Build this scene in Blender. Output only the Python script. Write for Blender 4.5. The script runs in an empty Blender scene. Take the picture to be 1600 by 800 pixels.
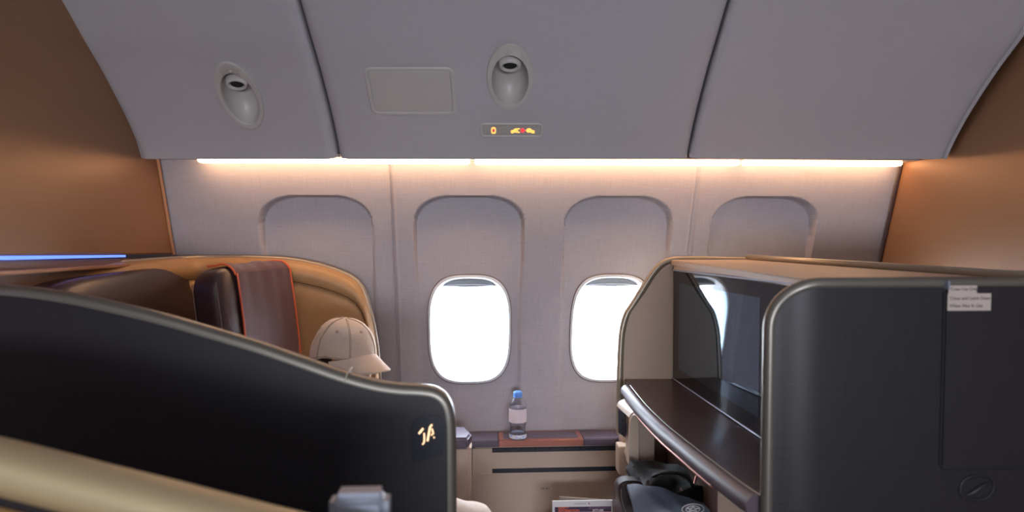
import bpy, bmesh, math, random
from mathutils import Vector, Matrix
random.seed(7)
SC = bpy.context.scene
COL = SC.collection
V = Vector
PI = math.pi

# ------------------------------------------------------------------ camera
F = 1066.7; CX, CY = 800., 400.; H0 = 1.45
YAW = math.radians(3.2); PIT = math.radians(2.42)
cam_d = bpy.data.cameras.new('camera'); cam = bpy.data.objects.new('camera', cam_d); COL.objects.link(cam)
cam_d.sensor_width = 36; cam_d.lens = F / 1600 * 36; cam_d.clip_start = .05
cam.location = (0, 0, H0); cam.rotation_euler = (PI/2 - PIT, 0, -YAW)
cam_d.dof.use_dof = True; cam_d.dof.focus_distance = 2.4; cam_d.dof.aperture_fstop = 2.6
SC.camera = cam
vs = SC.view_settings
vs.view_transform = 'Standard'; vs.look = 'None'; vs.exposure = 0.0; vs.gamma = 1.0; vs.use_curve_mapping = False

# ------------------------------------------------------------------ daylight outside the windows, cabin lamps
w = bpy.data.worlds.new('sky'); SC.world = w; w.use_nodes = True
w.node_tree.nodes['Background'].inputs[0].default_value = (.80, .90, 1, 1)
w.node_tree.nodes['Background'].inputs[1].default_value = 30
def area(name, loc, target, sx, sy, power, col, spread=180):
    l = bpy.data.lights.new(name, 'AREA'); l.shape = 'RECTANGLE'; l.size = sx; l.size_y = sy
    l.energy = power; l.color = col; l.spread = math.radians(spread)
    o = bpy.data.objects.new(name, l); COL.objects.link(o); o.location = loc
    o.rotation_euler = (V(target) - V(loc)).to_track_quat('-Z', 'Y').to_euler()
    return o
area('cabin_ceiling_lamp', (.1, .1, 2.36), (.1, .1, 0), 2.2, .5, 2.5, (1, .92, .84))
area('aisle_ceiling_lamp', (.1, -1.5, 2.30), (.1, -1.2, 0), 2.6, .8, 11, (.93, .94, 1))
area('far_side_daylight', (.25, -2.93, 1.15), (0, 0, 1.3), 2.0, .42, 105, (.86, .90, 1))

# ------------------------------------------------------------------ pixel -> place helpers (measuring the photo)
cY, sY, cP, sP = math.cos(YAW), math.sin(YAW), math.cos(PIT), math.sin(PIT)
RT = V((cY, -sY, 0)); FW = V((sY*cP, cY*cP, -sP)); UP = RT.cross(FW); O = V((0, 0, H0))
def C3(x, d, v): return O + RT*x + FW*d + UP*v
def P(px, py, d): return C3((px-CX)/F*d, d, (CY-py)/F*d)
def ray(px, py): return RT*((px-CX)/F) + FW + UP*((CY-py)/F)
def QX(px, py, X): r = ray(px, py); return O + r*(X/r.x)
def QY(px, py, Y): r = ray(px, py); return O + r*(Y/r.y)
def QZ(px, py, z): r = ray(px, py); return O + r*((z-H0)/r.z)

# ------------------------------------------------------------------ materials
def lin(c):
    return tuple(((x/255)/12.92 if x/255 <= .04045 else ((x/255+.055)/1.055)**2.4) for x in c)
MATS = {}
def mat(name, rgb, rough=.5, metal=0, spec=.5, weave=None, bump=0, nscale=60, mott=0, coat=0, sheen=0, emit=None, estr=0, stretch=None):
    m = bpy.data.materials.new(name); m.use_nodes = True; MATS[name] = m
    nt = m.node_tree; b = nt.nodes['Principled BSDF']; L = nt.links
    col = (*lin(rgb), 1)
    b.inputs['Base Color'].default_value = col
    b.inputs['Roughness'].default_value = rough; b.inputs['Metallic'].default_value = metal
    b.inputs['Specular IOR Level'].default_value = spec
    if coat: b.inputs['Coat Weight'].default_value = coat; b.inputs['Coat Roughness'].default_value = .1
    if sheen: b.inputs['Sheen Weight'].default_value = sheen
    if emit: b.inputs['Emission Color'].default_value = (*lin(emit), 1); b.inputs['Emission Strength'].default_value = estr
    tc = nt.nodes.new('ShaderNodeTexCoord')
    def noise(scale3, det=2, sc=1):
        mp = nt.nodes.new('ShaderNodeMapping'); mp.inputs['Scale'].default_value = scale3
        n = nt.nodes.new('ShaderNodeTexNoise'); n.inputs['Scale'].default_value = sc; n.inputs['Detail'].default_value = det
        L.new(tc.outputs['Object'], mp.inputs[0]); L.new(mp.outputs[0], n.inputs['Vector']); return n.outputs['Fac']
    def math_(op, a, bb):
        n = nt.nodes.new('ShaderNodeMath'); n.operation = op
        for i, q in enumerate((a, bb)):
            if isinstance(q, (int, float)): n.inputs[i].default_value = q
            else: L.new(q, n.inputs[i])
        return n.outputs[0]
    fac = None
    if weave:
        amp, fine, coarse = weave
        a = noise((fine, 0, coarse)); c = noise((coarse, 0, fine))
        fac = math_('ADD', a, c)
        f2 = math_('MULTIPLY', math_('SUBTRACT', fac, 1.0), amp)
    elif mott:
        fac = noise(stretch or (nscale*.12,)*3, 4)
        f2 = math_('MULTIPLY', math_('SUBTRACT', fac, .5), mott*2)
    if weave or mott:
        mx = nt.nodes.new('ShaderNodeMixRGB'); mx.blend_type = 'MULTIPLY'; mx.inputs[0].default_value = 1
        mx.inputs[1].default_value = col
        g = math_('ADD', f2, 1.0); cb = nt.nodes.new('ShaderNodeCombineColor')
        for i in range(3): L.new(g, cb.inputs[i])
        L.new(cb.outputs[0], mx.inputs[2]); L.new(mx.outputs[0], b.inputs['Base Color'])
    if bump:
        h = fac if weave else noise((nscale,)*3, 3)
        bp = nt.nodes.new('ShaderNodeBump'); bp.inputs['Strength'].default_value = bump; bp.inputs['Distance'].default_value = .0012
        L.new(h, bp.inputs['Height']); L.new(bp.outputs[0], b.inputs['Normal'])
    return m
M_wall = mat('wall_linen', (172, 167, 173), .62, weave=(.30, 420, 14), bump=.15)
M_bin = mat('bin_plastic', (176, 173, 177), .36, weave=(.10, 420, 14), bump=.08)
M_binr = mat('reading_light_plastic', (182, 177, 173), .4)
M_dark = mat('gap_dark', (22, 21, 23), .8)
M_part = mat('bronze_laminate', (148, 108, 76), .42, metal=.25, weave=(.16, 300, 10), bump=.04)
M_partl = mat('bronze_edge', (190, 140, 105), .4, metal=.2)
M_ptan = mat('tan_laminate', (134, 100, 76), .5, mott=.06)
M_lens = mat('warm_lens', (255, 240, 225), .4, emit=(255, 201, 150), estr=13)
M_blue = mat('blue_led', (120, 150, 255), .4, emit=(88, 130, 255), estr=1.6)
M_shell = mat('charcoal_woven_laminate', (37, 34, 38), .45, spec=.38, weave=(.45, 260, 9), bump=.12)
M_rim = mat('pewter_trim', (122, 118, 110), .35, metal=.55)
M_rimw = mat('champagne_trim', (168, 156, 140), .33, metal=.45)
M_cream = mat('cream_laminate', (190, 168, 150), .5, weave=(.10, 300, 12))
M_creaml = mat('cream_plastic', (196, 176, 158), .42)
M_leath = mat('tan_leather', (182, 142, 98), .42, bump=.25, nscale=330, mott=.08)
M_lstit = mat('leather_stitching', (104, 72, 48), .6)
M_brown = mat('dark_brown_leather', (66, 48, 50), .36, spec=.6, bump=.25, nscale=300, mott=.1)
M_seam = mat('pale_seam_thread', (140, 120, 112), .6)
M_maroon = mat('maroon_cloth', (84, 44, 48), .6, weave=(.3, 380, 20), bump=.3, sheen=.3)
M_orange = mat('orange_piping', (226, 100, 60), .5)
M_wood = mat('dark_walnut', (52, 35, 37), .34, spec=.5, mott=.22, stretch=(40, 3, 40), coat=.25)
M_bull = mat('dark_walnut_gloss_edge', (84, 72, 84), .48, spec=.8)
M_copper = mat('copper_trim', (172, 112, 98), .35, metal=.6)
M_ledge = mat('ledge_leather', (92, 82, 98), .38, bump=.2, nscale=300)
M_slot = mat('navy_slot', (22, 24, 38), .5)
M_screen = mat('screen_glass', (14, 15, 20), .03, spec=1.0); M_screen.node_tree.nodes['Principled BSDF'].inputs['IOR'].default_value = 2.3
M_screen.node_tree.nodes['Principled BSDF'].inputs['Specular Tint'].default_value = (.62, .80, 1, 1)
M_bezel = mat('bezel_glass', (6, 8, 20), .05, spec=.6); M_bezel.node_tree.nodes['Principled BSDF'].inputs['IOR'].default_value = 1.5
M_winp = mat('window_white_plastic', (226, 228, 232), .35)
M_shade = mat('window_shade_grey', (150, 155, 162), .5)
M_cap = mat('beige_cotton', (242, 226, 212), .85, weave=(.18, 500, 60), bump=.4, sheen=.2)
M_capst = mat('beige_stitching', (196, 176, 160), .9)
M_skin = mat('skin', (196, 150, 124), .55, mott=.06)
M_hair = mat('dark_hair', (38, 28, 24), .5)
M_shirt = mat('grey_shirt_cotton', (120, 116, 116), .9, bump=.3, nscale=90)
M_pants = mat('white_trouser_cotton', (222, 208, 200), .9, bump=.3, nscale=90)
M_mask = mat('white_mask', (235, 235, 240), .8)
M_bag = mat('black_nylon', (13, 13, 17), .6, bump=.5, nscale=60)
M_baggrey = mat('blue_grey_cloth', (80, 92, 112), .55, bump=.5, nscale=40, mott=.25)
M_silver = mat('silver_metal', (150, 156, 172), .42, metal=.35)
M_white = mat('white_paper', (226, 222, 222), .6)
M_stick = mat('sticker_paper', (186, 172, 164), .6)
M_ink = mat('black_ink', (30, 28, 30), .7)
M_carpet = mat('brown_carpet', (58, 46, 44), .95, bump=.6, nscale=300, mott=.15)
M_ceil = mat('ceiling_white', (205, 200, 195), .7)
M_gold = mat('gold_leather', (176, 138, 92), .45, bump=.2, nscale=200)
M_rimn = mat('olive_beige_trim', (192, 174, 138), .38, metal=.2)
M_bcap = mat('blue_cap_plastic', (96, 150, 232), .35)
M_sign = mat('sign_panel', (168, 164, 160), .4)
M_amber = mat('amber_lit', (255, 180, 90), .5, emit=(255, 190, 92), estr=1.25)
M_red = mat('red_lit', (255, 60, 70), .5, emit=(255, 60, 72), estr=1.1)
M_lit = mat('warm_lit_letter', (255, 220, 180), .5, emit=(255, 208, 160), estr=1.6)
def glassmat(name, tint, gl, rough=.02, base=.04):
    m = bpy.data.materials.new(name); m.use_nodes = True; nt = m.node_tree; nt.nodes.clear()
    out = nt.nodes.new('ShaderNodeOutputMaterial'); mx = nt.nodes.new('ShaderNodeMixShader')
    t = nt.nodes.new('ShaderNodeBsdfTransparent'); g = nt.nodes.new('ShaderNodeBsdfGlossy')
    t.inputs[0].default_value = (*tint, 1); g.inputs['Roughness'].default_value = rough
    lw = nt.nodes.new('ShaderNodeLayerWeight'); lw.inputs[0].default_value = .5; gl_ = gl
    ad = nt.nodes.new('ShaderNodeMath'); ad.operation = 'ADD'; ad.inputs[1].default_value = base; ad.use_clamp = True
    pw = nt.nodes.new('ShaderNodeMath'); pw.operation = 'POWER'; pw.inputs[1].default_value = 2.5; nt.links.new(lw.outputs['Facing'], pw.inputs[0]); nt.links.new(pw.outputs[0], ad.inputs[0]); nt.links.new(ad.outputs[0], mx.inputs[0])
    nt.links.new(t.outputs[0], mx.inputs[1]); nt.links.new(g.outputs[0], mx.inputs[2]); nt.links.new(mx.outputs[0], out.inputs[0])
    return m
M_pane = glassmat('window_pane', (.97, .98, 1), .1)
M_pet = glassmat('clear_bottle_plastic', (.93, .96, 1), .35, .05, .06)
def halfmat(name, rgb, alpha):
    m = mat(name, rgb, .5); m.node_tree.nodes['Principled BSDF'].inputs['Alpha'].default_value = alpha; return m
M_blab = halfmat('bottle_label_film', (248, 232, 240), .8)

# ------------------------------------------------------------------ object helpers
def wl(p):
    v = V((0, 0, 0))
    while p is not None: v += V(p.location); p = p.parent
    return v
def tag(o, label=None, cat=None, group=None, kind=None):
    if label: o['label'] = label
    if cat: o['category'] = cat
    if group: o['group'] = group
    if kind: o['kind'] = kind
    return o
def empty(name, loc, label, cat, group=None):
    o = bpy.data.objects.new(name, None); o.empty_display_size = .05; COL.objects.link(o); o.location = loc
    return tag(o, label, cat, group)
def link(name, bm, m, parent=None, smooth=True, angle=40, recalc=True):
    if recalc: bmesh.ops.recalc_face_normals(bm, faces=bm.faces)
    me = bpy.data.meshes.new(name); bm.to_mesh(me); bm.free()
    if parent is not None: off = wl(parent)
    else:
        vs_ = [v.co for v in me.vertices]
        xs = [c.x for c in vs_]; ys = [c.y for c in vs_]; zs = [c.z for c in vs_]
        off = V(((min(xs)+max(xs))/2, (min(ys)+max(ys))/2, min(zs)))
    me.transform(Matrix.Translation(-off))
    o = bpy.data.objects.new(name, me); COL.objects.link(o)
    if parent is not None: o.parent = parent
    else: o.location = off
    for mm in (m if isinstance(m, (list, tuple)) else [m]): me.materials.append(mm)
    if smooth:
        for p in me.polygons: p.use_smooth = True
        try: me.set_sharp_from_angle(angle=math.radians(angle))
        except Exception: pass
    return o
def loft(rings, closed=True, cap=True, bm=None, loop=False):
    bm = bm or bmesh.new(); R = [[bm.verts.new(p) for p in r] for r in rings]
    n = len(R[0]); k = len(R)
    for i in range(k if loop else k-1):
        a, b = R[i], R[(i+1) % k]
        for j in range(n if closed else n-1):
            bm.faces.new((a[j], a[(j+1) % n], b[(j+1) % n], b[j]))
    if cap and closed and not loop:
        bm.faces.new(R[0][::-1]); bm.faces.new(R[-1])
    return bm
def tube(pts, r, bm=None, n=10, closed=False, sq=1.0):
    bm = bm or bmesh.new(); pts = [V(p) for p in pts]; rings = []; prev = None
    for i, p in enumerate(pts):
        if closed: t = pts[(i+1) % len(pts)] - pts[i-1]
        else: t = pts[min(i+1, len(pts)-1)] - pts[max(i-1, 0)]
        t.normalize()
        if prev is None: a = t.orthogonal().normalized()
        else: a = (prev - t*prev.dot(t)).normalized()
        prev = a; b = t.cross(a); rr = r[i] if isinstance(r, (list, tuple)) else r
        rings.append([p + (a*math.cos(2*PI*k/n) + b*math.sin(2*PI*k/n)*sq)*rr for k in range(n)])
    return loft(rings, True, not closed, bm, closed)
def prism(pts, ext, bev=0, seg=3, bm=None):
    bm0 = bmesh.new(); pts = [V(p) for p in pts]; ext = V(ext)
    a = [bm0.verts.new(p) for p in pts]; b = [bm0.verts.new(p + ext) for p in pts]; n = len(a)
    bm0.faces.new(a[::-1]); bm0.faces.new(b)
    for i in range(n): bm0.faces.new((a[i], a[(i+1) % n], b[(i+1) % n], b[i]))
    bmesh.ops.recalc_face_normals(bm0, faces=bm0.faces)
    if bev:
        es = [e for e in bm0.edges if len(e.link_faces) == 2 and e.calc_face_angle() > .6]
        bmesh.ops.bevel(bm0, geom=es, offset=bev, segments=seg, affect='EDGES', clamp_overlap=True)
    return merge(bm, bm0)
def merge(bm, bm0):
    if bm is None: return bm0
    me = bpy.data.meshes.new('t'); bm0.to_mesh(me); bm0.free(); bm.from_mesh(me); bpy.data.meshes.remove(me); return bm
def rbox(c, s, bev=.004, rot=None, seg=3, bm=None):
    bm0 = bmesh.new(); bmesh.ops.create_cube(bm0, size=1)
    for v in bm0.verts: v.co = V((v.co.x*s[0], v.co.y*s[1], v.co.z*s[2]))
    if bev: bmesh.ops.bevel(bm0, geom=bm0.edges[:], offset=bev, segments=seg, affect='EDGES', clamp_overlap=True)
    R = rot if rot is not None else Matrix.Identity(3)
    for v in bm0.verts: v.co = R @ v.co + V(c)
    return merge(bm, bm0)
def span(x0, x1, y0, y1, z0, z1, bev=.004, bm=None):
    return rbox(((x0+x1)/2, (y0+y1)/2, (z0+z1)/2), (x1-x0, y1-y0, z1-z0), bev, bm=bm)
def cushion(c, s, rot=None, p=5, n=16, bm=None, puff=0):
    bm0 = bmesh.new(); bmesh.ops.create_cube(bm0, size=2)
    bmesh.ops.subdivide_edges(bm0, edges=bm0.edges[:], cuts=n, use_grid_fill=True)
    R = rot if rot is not None else Matrix.Identity(3)
    for v in bm0.verts:
        q = v.co; L_ = (abs(q.x)**p + abs(q.y)**p + abs(q.z)**p)**(1/p); m = max(abs(q.x), abs(q.y), abs(q.z))
        u = q*(m/L_); 
        if puff: u = V((u.x*(1+puff*(1-u.y*u.y)*(1-u.z*u.z)), u.y, u.z))
        v.co = R @ V((u.x*s[0]/2, u.y*s[1]/2, u.z*s[2]/2)) + V(c)
    return merge(bm, bm0)
def lathe(prof, c, n=32, bm=None, cap=True):
    return loft([[V(c)+V((r*math.cos(2*PI*k/n), r*math.sin(2*PI*k/n), z)) for k in range(n)] for r, z in prof], True, cap, bm)
def rrect(w_, h_, r, n=8):
    out = []
    for cx, cy, a0 in ((w_/2-r, h_/2-r, 0), (-w_/2+r, h_/2-r, 90), (-w_/2+r, -h_/2+r, 180), (w_/2-r, -h_/2+r, 270)):
        for k in range(n+1):
            a = math.radians(a0 + 90*k/n); out.append((cx+r*math.cos(a), cy+r*math.sin(a)))
    return out
def sell(w_, h_, p=3.2, n=64):
    out = []
    for k in range(n):
        a = 2*PI*k/n; c, s = math.cos(a), math.sin(a)
        out.append((w_/2*math.copysign(abs(c)**(2/p), c), h_/2*math.copysign(abs(s)**(2/p), s)))
    return out
def interp(x, xs, ys):
    if x <= xs[0]: return ys[0] + (ys[1]-ys[0])*(x-xs[0])/(xs[1]-xs[0])
    for i in range(len(xs)-1):
        if x <= xs[i+1] or i == len(xs)-2: return ys[i] + (ys[i+1]-ys[i])*(x-xs[i])/(xs[i+1]-xs[i])
def catmull(pts, k=6, closed=False):
    pts = [V(p) for p in pts]; n = len(pts); out = []
    rng = range(n if closed else n-1)
    for i in rng:
        if closed: p0, p1, p2, p3 = pts[i-1], pts[i], pts[(i+1) % n], pts[(i+2) % n]
        else: p0, p1, p2, p3 = pts[max(i-1, 0)], pts[i], pts[i+1], pts[min(i+2, n-1)]
        for j in range(k):
            t = j/k
            out.append(.5*((2*p1) + (p2-p0)*t + (2*p0-5*p1+4*p2-p3)*t*t + (3*p1-p0-3*p2+p3)*t**3))
    if not closed: out.append(pts[-1])
    return out
def text_mesh(name, s, origin, ex, ey, size, m, parent, depth=.0006, off=0.0, shear=0, align='LEFT', bold=0.0):
    c = bpy.data.curves.new(name, 'FONT'); c.body = s; c.size = size; c.extrude = depth; c.align_x = align; c.shear = shear; c.offset = bold
    o = bpy.data.objects.new(name, c); COL.objects.link(o); bpy.context.view_layer.update()
    me = bpy.data.meshes.new_from_object(o.evaluated_get(bpy.context.evaluated_depsgraph_get()))
    bpy.data.objects.remove(o); bpy.data.curves.remove(c)
    ex = V(ex).normalized(); ey = V(ey); ey = (ey-ex*ey.dot(ex)).normalized(); ez = ex.cross(ey)
    mt = Matrix((ex, ey, ez)).transposed().to_4x4(); mt.translation = V(origin) + ez*off
    bm = bmesh.new(); bm.from_mesh(me); bmesh.ops.transform(bm, matrix=mt, verts=bm.verts); bpy.data.meshes.remove(me)
    return link(name, bm, m, parent, smooth=False, recalc=False)
def struct(o): o['kind'] = 'structure'; return o

# ------------------------------------------------------------------ shared measures
prof_px = [(170, 2.27), (255, 2.345), (305, 2.385), (400, 2.465), (513, 2.555), (600, 2.615), (675, 2.65)]
prof = sorted([((lambda q: (q.z, q.y))(P(CX+30, y, d))) for y, d in prof_px])
PZ_ = [-.1, .45] + [a for a, _ in prof] + [2.1]; PY_ = [prof[0][1]+.02, prof[0][1]+.01] + [b for _, b in prof] + [prof[-1][1]-.16]
def wally(z): return interp(z, PZ_, PY_)
WX1 = QY(734, 513, 2.6).x; WXS = [WX1-.533, WX1, WX1+.533, WX1+1.066]
WZC = P(734, 513.5, 2.6).z
SEAML, SEAMR = (WXS[0]+WXS[1])/2, (WXS[2]+WXS[3])/2
ZATOP = P(800, 305.5, 2.39).z
ARW, ARR = .392, .115
def sstep(a, b, x):
    t = max(0, min(1, (x-a)/(b-a))); return t*t*(3-2*t)
def arch_sd(x, z, xc):
    # inside positive distance to the arch outline (rounded top, straight sides, fading bottom)
    hw = ARW/2; dx = abs(x-xc); dz = ZATOP - z
    rx, rz = .150, .108
    qx, qz = (dx-(hw-rx))/rx, (rz-dz)/rz
    if qx > 0 and qz > 0: return (1-(qx**2.3+qz**2.3)**(1/2.3))*rz
    return min(hw-dx, dz)
def recess(x, z):
    best = 0
    for xc in WXS:
        if abs(x-xc) > ARW/2+.02: continue
        sd = arch_sd(x, z, xc)
        dep = .052*(1-sstep(ZATOP-.62, ZATOP-.02, z)*0) * (1 - .80*sstep(0, .42, ZATOP-z))
        wdt = .005 + .012*sstep(.1, .4, ZATOP-z)
        best = max(best, dep*sstep(0, wdt, sd))
    for xs in (SEAML, SEAMR):
        d = abs(x-xs)
        if d < .012: best -= .0035*(1-sstep(.0, .004, abs(d-.008))); 
        if d < .006: best += .006*(1-sstep(.001, .004, d))
    return best

# ================================================================== the room
def wall_outboard():
    bm = bmesh.new()
    fx = [WXS[0]-.85 + .005*i for i in range(int((WXS[3]+.62-WXS[0]+.85)/.005))]
    xs = [-3.2, -2.4, -1.8] + fx + [2.4, 3.2]
    zs = [0, .3, .5, .6] + [z for z in [.64+.006*i for i in range(int((1.80-.64)/.006))] if not ZATOP-.12 < z < ZATOP+.012] + [ZATOP-.12+.003*i for i in range(44)]
    zs = sorted(zs) + [1.85, 1.95, 2.1, 2.45]
    grid = [[bm.verts.new((x, wally(z)+(recess(x, z) if .6 < z < 1.83 else 0), z)) for x in xs] for z in zs]
    hw, hh = .1485, .2045
    for j in range(len(zs)-1):
        for i in range(len(xs)-1):
            cx, cz = (xs[i]+xs[i+1])/2, (zs[j]+zs[j+1])/2
            if any(abs((cx-X)/hw)**3.2+abs((cz-WZC)/hh)**3.2 < 1 for X in WXS[1:]): continue
            bm.faces.new((grid[j][i], grid[j][i+1], grid[j+1][i+1], grid[j+1][i]))
    return struct(link('wall_window_side', bm, M_wall, None, True, 60))
wall_outboard()

def outer_skin():
    # outer fuselage skin so daylight comes in only through the window openings
    bm = bmesh.new(); hw, hh = .142, .196
    xs = sorted([-3.2, 3.2] + [x+s*hw for x in WXS[1:] for s in (-1, 1)])
    zs = [0, .4] + [WZC-hh+(2*hh)*k/6 for k in range(7)] + [1.35, 1.45, 1.6, 1.8, 2.1, 2.45]
    Gd = [[bm.verts.new((x, wally(z)+.128, z)) for x in xs] for z in zs]
    for j in range(len(zs)-1):
        for i in range(len(xs)-1):
            if 2 <= j <= 7 and any(abs((xs[i]+xs[i+1])/2-X) < .1 for X in WXS[1:]): continue
            bm.faces.new((Gd[j][i], Gd[j][i+1], Gd[j+1][i+1], Gd[j+1][i]))
    return struct(link('wall_outer_skin', bm, M_ceil, None, False))
outer_skin()

def window(n, xc, shade_drop):
    W, Hh = .310, .424
    def ring(sw, sh, off, p=3.2, zsh=0):
        out = []
        for a, b in sell(W*sw, Hh*sh, p, 72):
            z = WZC+b+zsh; out.append(V((xc+a, wally(z)+recess(xc, min(z, ZATOP-.2))+off, z)))
        return out
    bm = loft([ring(.955, .965, .01), ring(.985, .99, .012), ring(1.0, 1.0, .004), ring(1.0, 1.0, -.001), ring(.995, .996, -.004), ring(.97, .98, -.0055),
               ring(.945, .955, -.005), ring(.93, .94, .0), ring(.92, .93, .012), ring(.90, .915, .030), ring(.895, .91, .040), ring(.855, .875, .065), ring(.85, .87, .085), ring(.85, .87, .132)], True, False)
    fr = struct(link('window_%d' % n, bm, M_winp))
    # dark gasket line where the bezel meets the wall lining
    g = loft([ring(1.005, 1.004, .001), ring(1.015, 1.012, .001), ring(1.015, 1.012, -.002), ring(1.004, 1.003, -.0025)], True, False, loop=True)
    link('gasket', g, M_lstit, fr)
    # pane
    bm = bmesh.new(); bm.faces.new([bm.verts.new(p) for p in ring(.852, .872, .085)]); link('pane', bm, M_pane, fr, False)
    # lowered lip of the pull-down shade at the top of the opening
    top = WZC+Hh*.5*.885
    rings = []
    for k in range(25):
        t = -1+2*k/24; x = xc+t*.112; zt = WZC+Hh/2*.90*(1-.10*abs(t)**3.2); zb = zt-.004-(shade_drop)*(1-abs(t)**2.6); y = wally(WZC+.17)+.052
        rings.append([V((x, y, zt)), V((x, y+.012, zt)), V((x, y+.014, zb)), V((x, y+.006, zb-.003)), V((x, y-.003, zb))])
    link('shade', loft(rings), M_shade, fr)
    rings = []
    for k in range(21):
        t = -1+2*k/20; x = xc+t*.085; zt = WZC+Hh/2*.90-.016-.004*t*t; y = wally(WZC+.17)+.046
        rings.append([V((x, y, zt)), V((x, y+.006, zt)), V((x, y+.006, zt-.004)), V((x, y-.002, zt-.004))])
    link('shade_grip', loft(rings), M_winp, fr)
for i, X in enumerate(WXS[1:], 1): window(i, X, .022)

def quadobj(name, pts, m):
    bm = bmesh.new(); bm.faces.new([bm.verts.new(p) for p in pts]); return struct(link(name, bm, m, None, False))
quadobj('floor', [(-3.2, -3, 0), (3.2, -3, 0), (3.2, 2.9, 0), (-3.2, 2.9, 0)], M_carpet)
quadobj('ceiling', [(-3.2, -3, 2.42), (3.2, -3, 2.42), (3.2, 2.9, 2.42), (-3.2, 2.9, 2.42)], M_ceil)
quadobj('wall_far_side', [(-3.2, -3, 0), (3.2, -3, 0), (3.2, -3, 2.45), (-3.2, -3, 2.45)], M_wall)
quadobj('wall_left', [(-3.2, -3, 0), (-3.2, 2.9, 0), (-3.2, 2.9, 2.45), (-3.2, -3, 2.45)], M_wall)
quadobj('wall_right', [(3.2, -3, 0), (3.2, 2.9, 0), (3.2, 2.9, 2.45), (3.2, -3, 2.45)], M_wall)

# ------------------------------------------------------------------ class dividers (bronze), left and right
def partition(name, X, zb_px, thick, side):
    # plate in the Y-Z plane whose far edge follows the side wall
    zb = zb_px; zs = [zb+(2.40-zb)*k/16 for k in range(17)]
    pts = [V((X, wally(z)-.012, z)) for z in zs] + [V((X, .75, 2.40)), V((X, .75, ZLN))]
    return pts
XL = QY(262, 330, wally(P(262, 330, 2.36).z)).x
XR = QY(1388, 335, wally(P(1388, 335, 2.44).z)).x
zL = QY(277, 397, wally(1.35)).z
_q = QX(0, 399, XL); ZSL = (_q.z-zL)/(_q.y-wally(zL)); ZLN = zL+ZSL*(.75-wally(zL))
def zline(y, off=0): return zL+ZSL*(y-wally(zL))+off
t = empty('cabin_divider', (XL-.05, 1.6, 0), 'bronze cabin divider wall left of the overhead bins, with a blue light line', 'divider')
link('upper_panel', prism(partition('p', XL, zL, .05, -1), (-.05, 0, 0), .004), M_part, t)
pts = [V((XL+.004, wally(z)-.02, z)) for z in [zL+.0+(1.68-zL)*k/12 for k in range(13)]]
link('edge_trim', tube(pts, .0055), M_partl, t)
pts = [V((XL-.012, wally(z)-.005, z)) for z in [0, .5, .7, .9, 1.1, 1.25, zL-.012]] + [V((XL-.012, .75, ZLN-.012)), V((XL-.012, .75, 0))]
link('lower_panel', prism(pts, (-.04, 0, 0), .003), M_ptan, t)
yb = QX(197, 400, XL).y
link('light_strip', prism([V((XL-.011, .76, zline(.76, -.0015))), V((XL-.011, yb, zline(yb, -.0015))), V((XL-.011, yb, zline(yb, -.008))), V((XL-.011, .76, zline(.76, -.014)))], (.010, 0, 0), 0), M_blue, t)
yr_ = wally(1.3)-.05; zr0, zr1 = QX(0, 424, XL+.01).z, QX(250, 409.5, XL+.01).z
yq0, yq1 = QX(0, 424, XL+.01).y, QX(250, 409.5, XL+.01).y; zrl = lambda y: zr0+(zr1-zr0)*(y-yq0)/(yq1-yq0)
link('rail', prism([V((XL-.012, .76, zrl(.76))), V((XL-.012, yr_, zrl(yr_))), V((XL-.012, yr_, zrl(yr_)-.008)), V((XL-.012, .76, zrl(.76)-.010))], (.03, 0, 0), .002), M_partl, t)
t = empty('cabin_divider', (XR+.03, 1.6, 0), 'plain bronze cabin divider wall to the right of the overhead bins', 'divider')
pts = [V((XR, wally(z)-.012, z)) for z in [0, .5, .7]+[.8+1.6*k/16 for k in range(17)]] + [V((XR, .75, 2.40)), V((XR, .75, 0))]
link('upper_panel', prism(pts, (.05, 0, 0), .004), M_part, t)
pts = [V((XR-.004, wally(z)-.02, z)) for z in [.9+(1.68-.9)*k/12 for k in range(13)]]
link('edge_trim', tube(pts, .0045), M_brown, t)

# ------------------------------------------------------------------ overhead bins
DB = [(248.5, 2.15), (225, 2.118), (180, 2.045), (115, 1.931), (60, 1.832), (0, 1.737), (-150, 1.53), (-330, 1.33)]
prof2 = [V((d, (CY-y)/F*d, 0)) for y, d in DB]
face = catmull(prof2, 12)                    # (d, v) from nose upwards
ARC = [0]
for a, b in zip(face, face[1:]): ARC.append(ARC[-1]+(b-a).length)
def fs(s):
    i = 0
    while i < len(ARC)-2 and ARC[i+1] < s: i += 1
    t_ = (s-ARC[i])/(ARC[i+1]-ARC[i]); p = face[i].lerp(face[i+1], t_); tg = (face[i+1]-face[i]).normalized()
    return p, V((-tg.y if False else -abs(tg.y), -abs(tg.x), 0))   # outward = towards aisle and down
def S(x, s, h=0):
    p, n = fs(s); return C3(x, p.x+n.x*h, p.y+n.y*h)
def SP(px, py):
    r = (CY-py)/F; best = min(range(len(face)), key=lambda i: abs(face[i].y/face[i].x - r))
    lo, hi = max(0, best-1), min(len(face)-1, best+1)
    rs = [face[i].y/face[i].x for i in (lo, hi)]; t_ = (r-rs[0])/(rs[1]-rs[0])
    s = ARC[lo]+(ARC[hi]-ARC[lo])*t_; p, _ = fs(s); return ((px-CX)/F*p.x, s)
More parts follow.
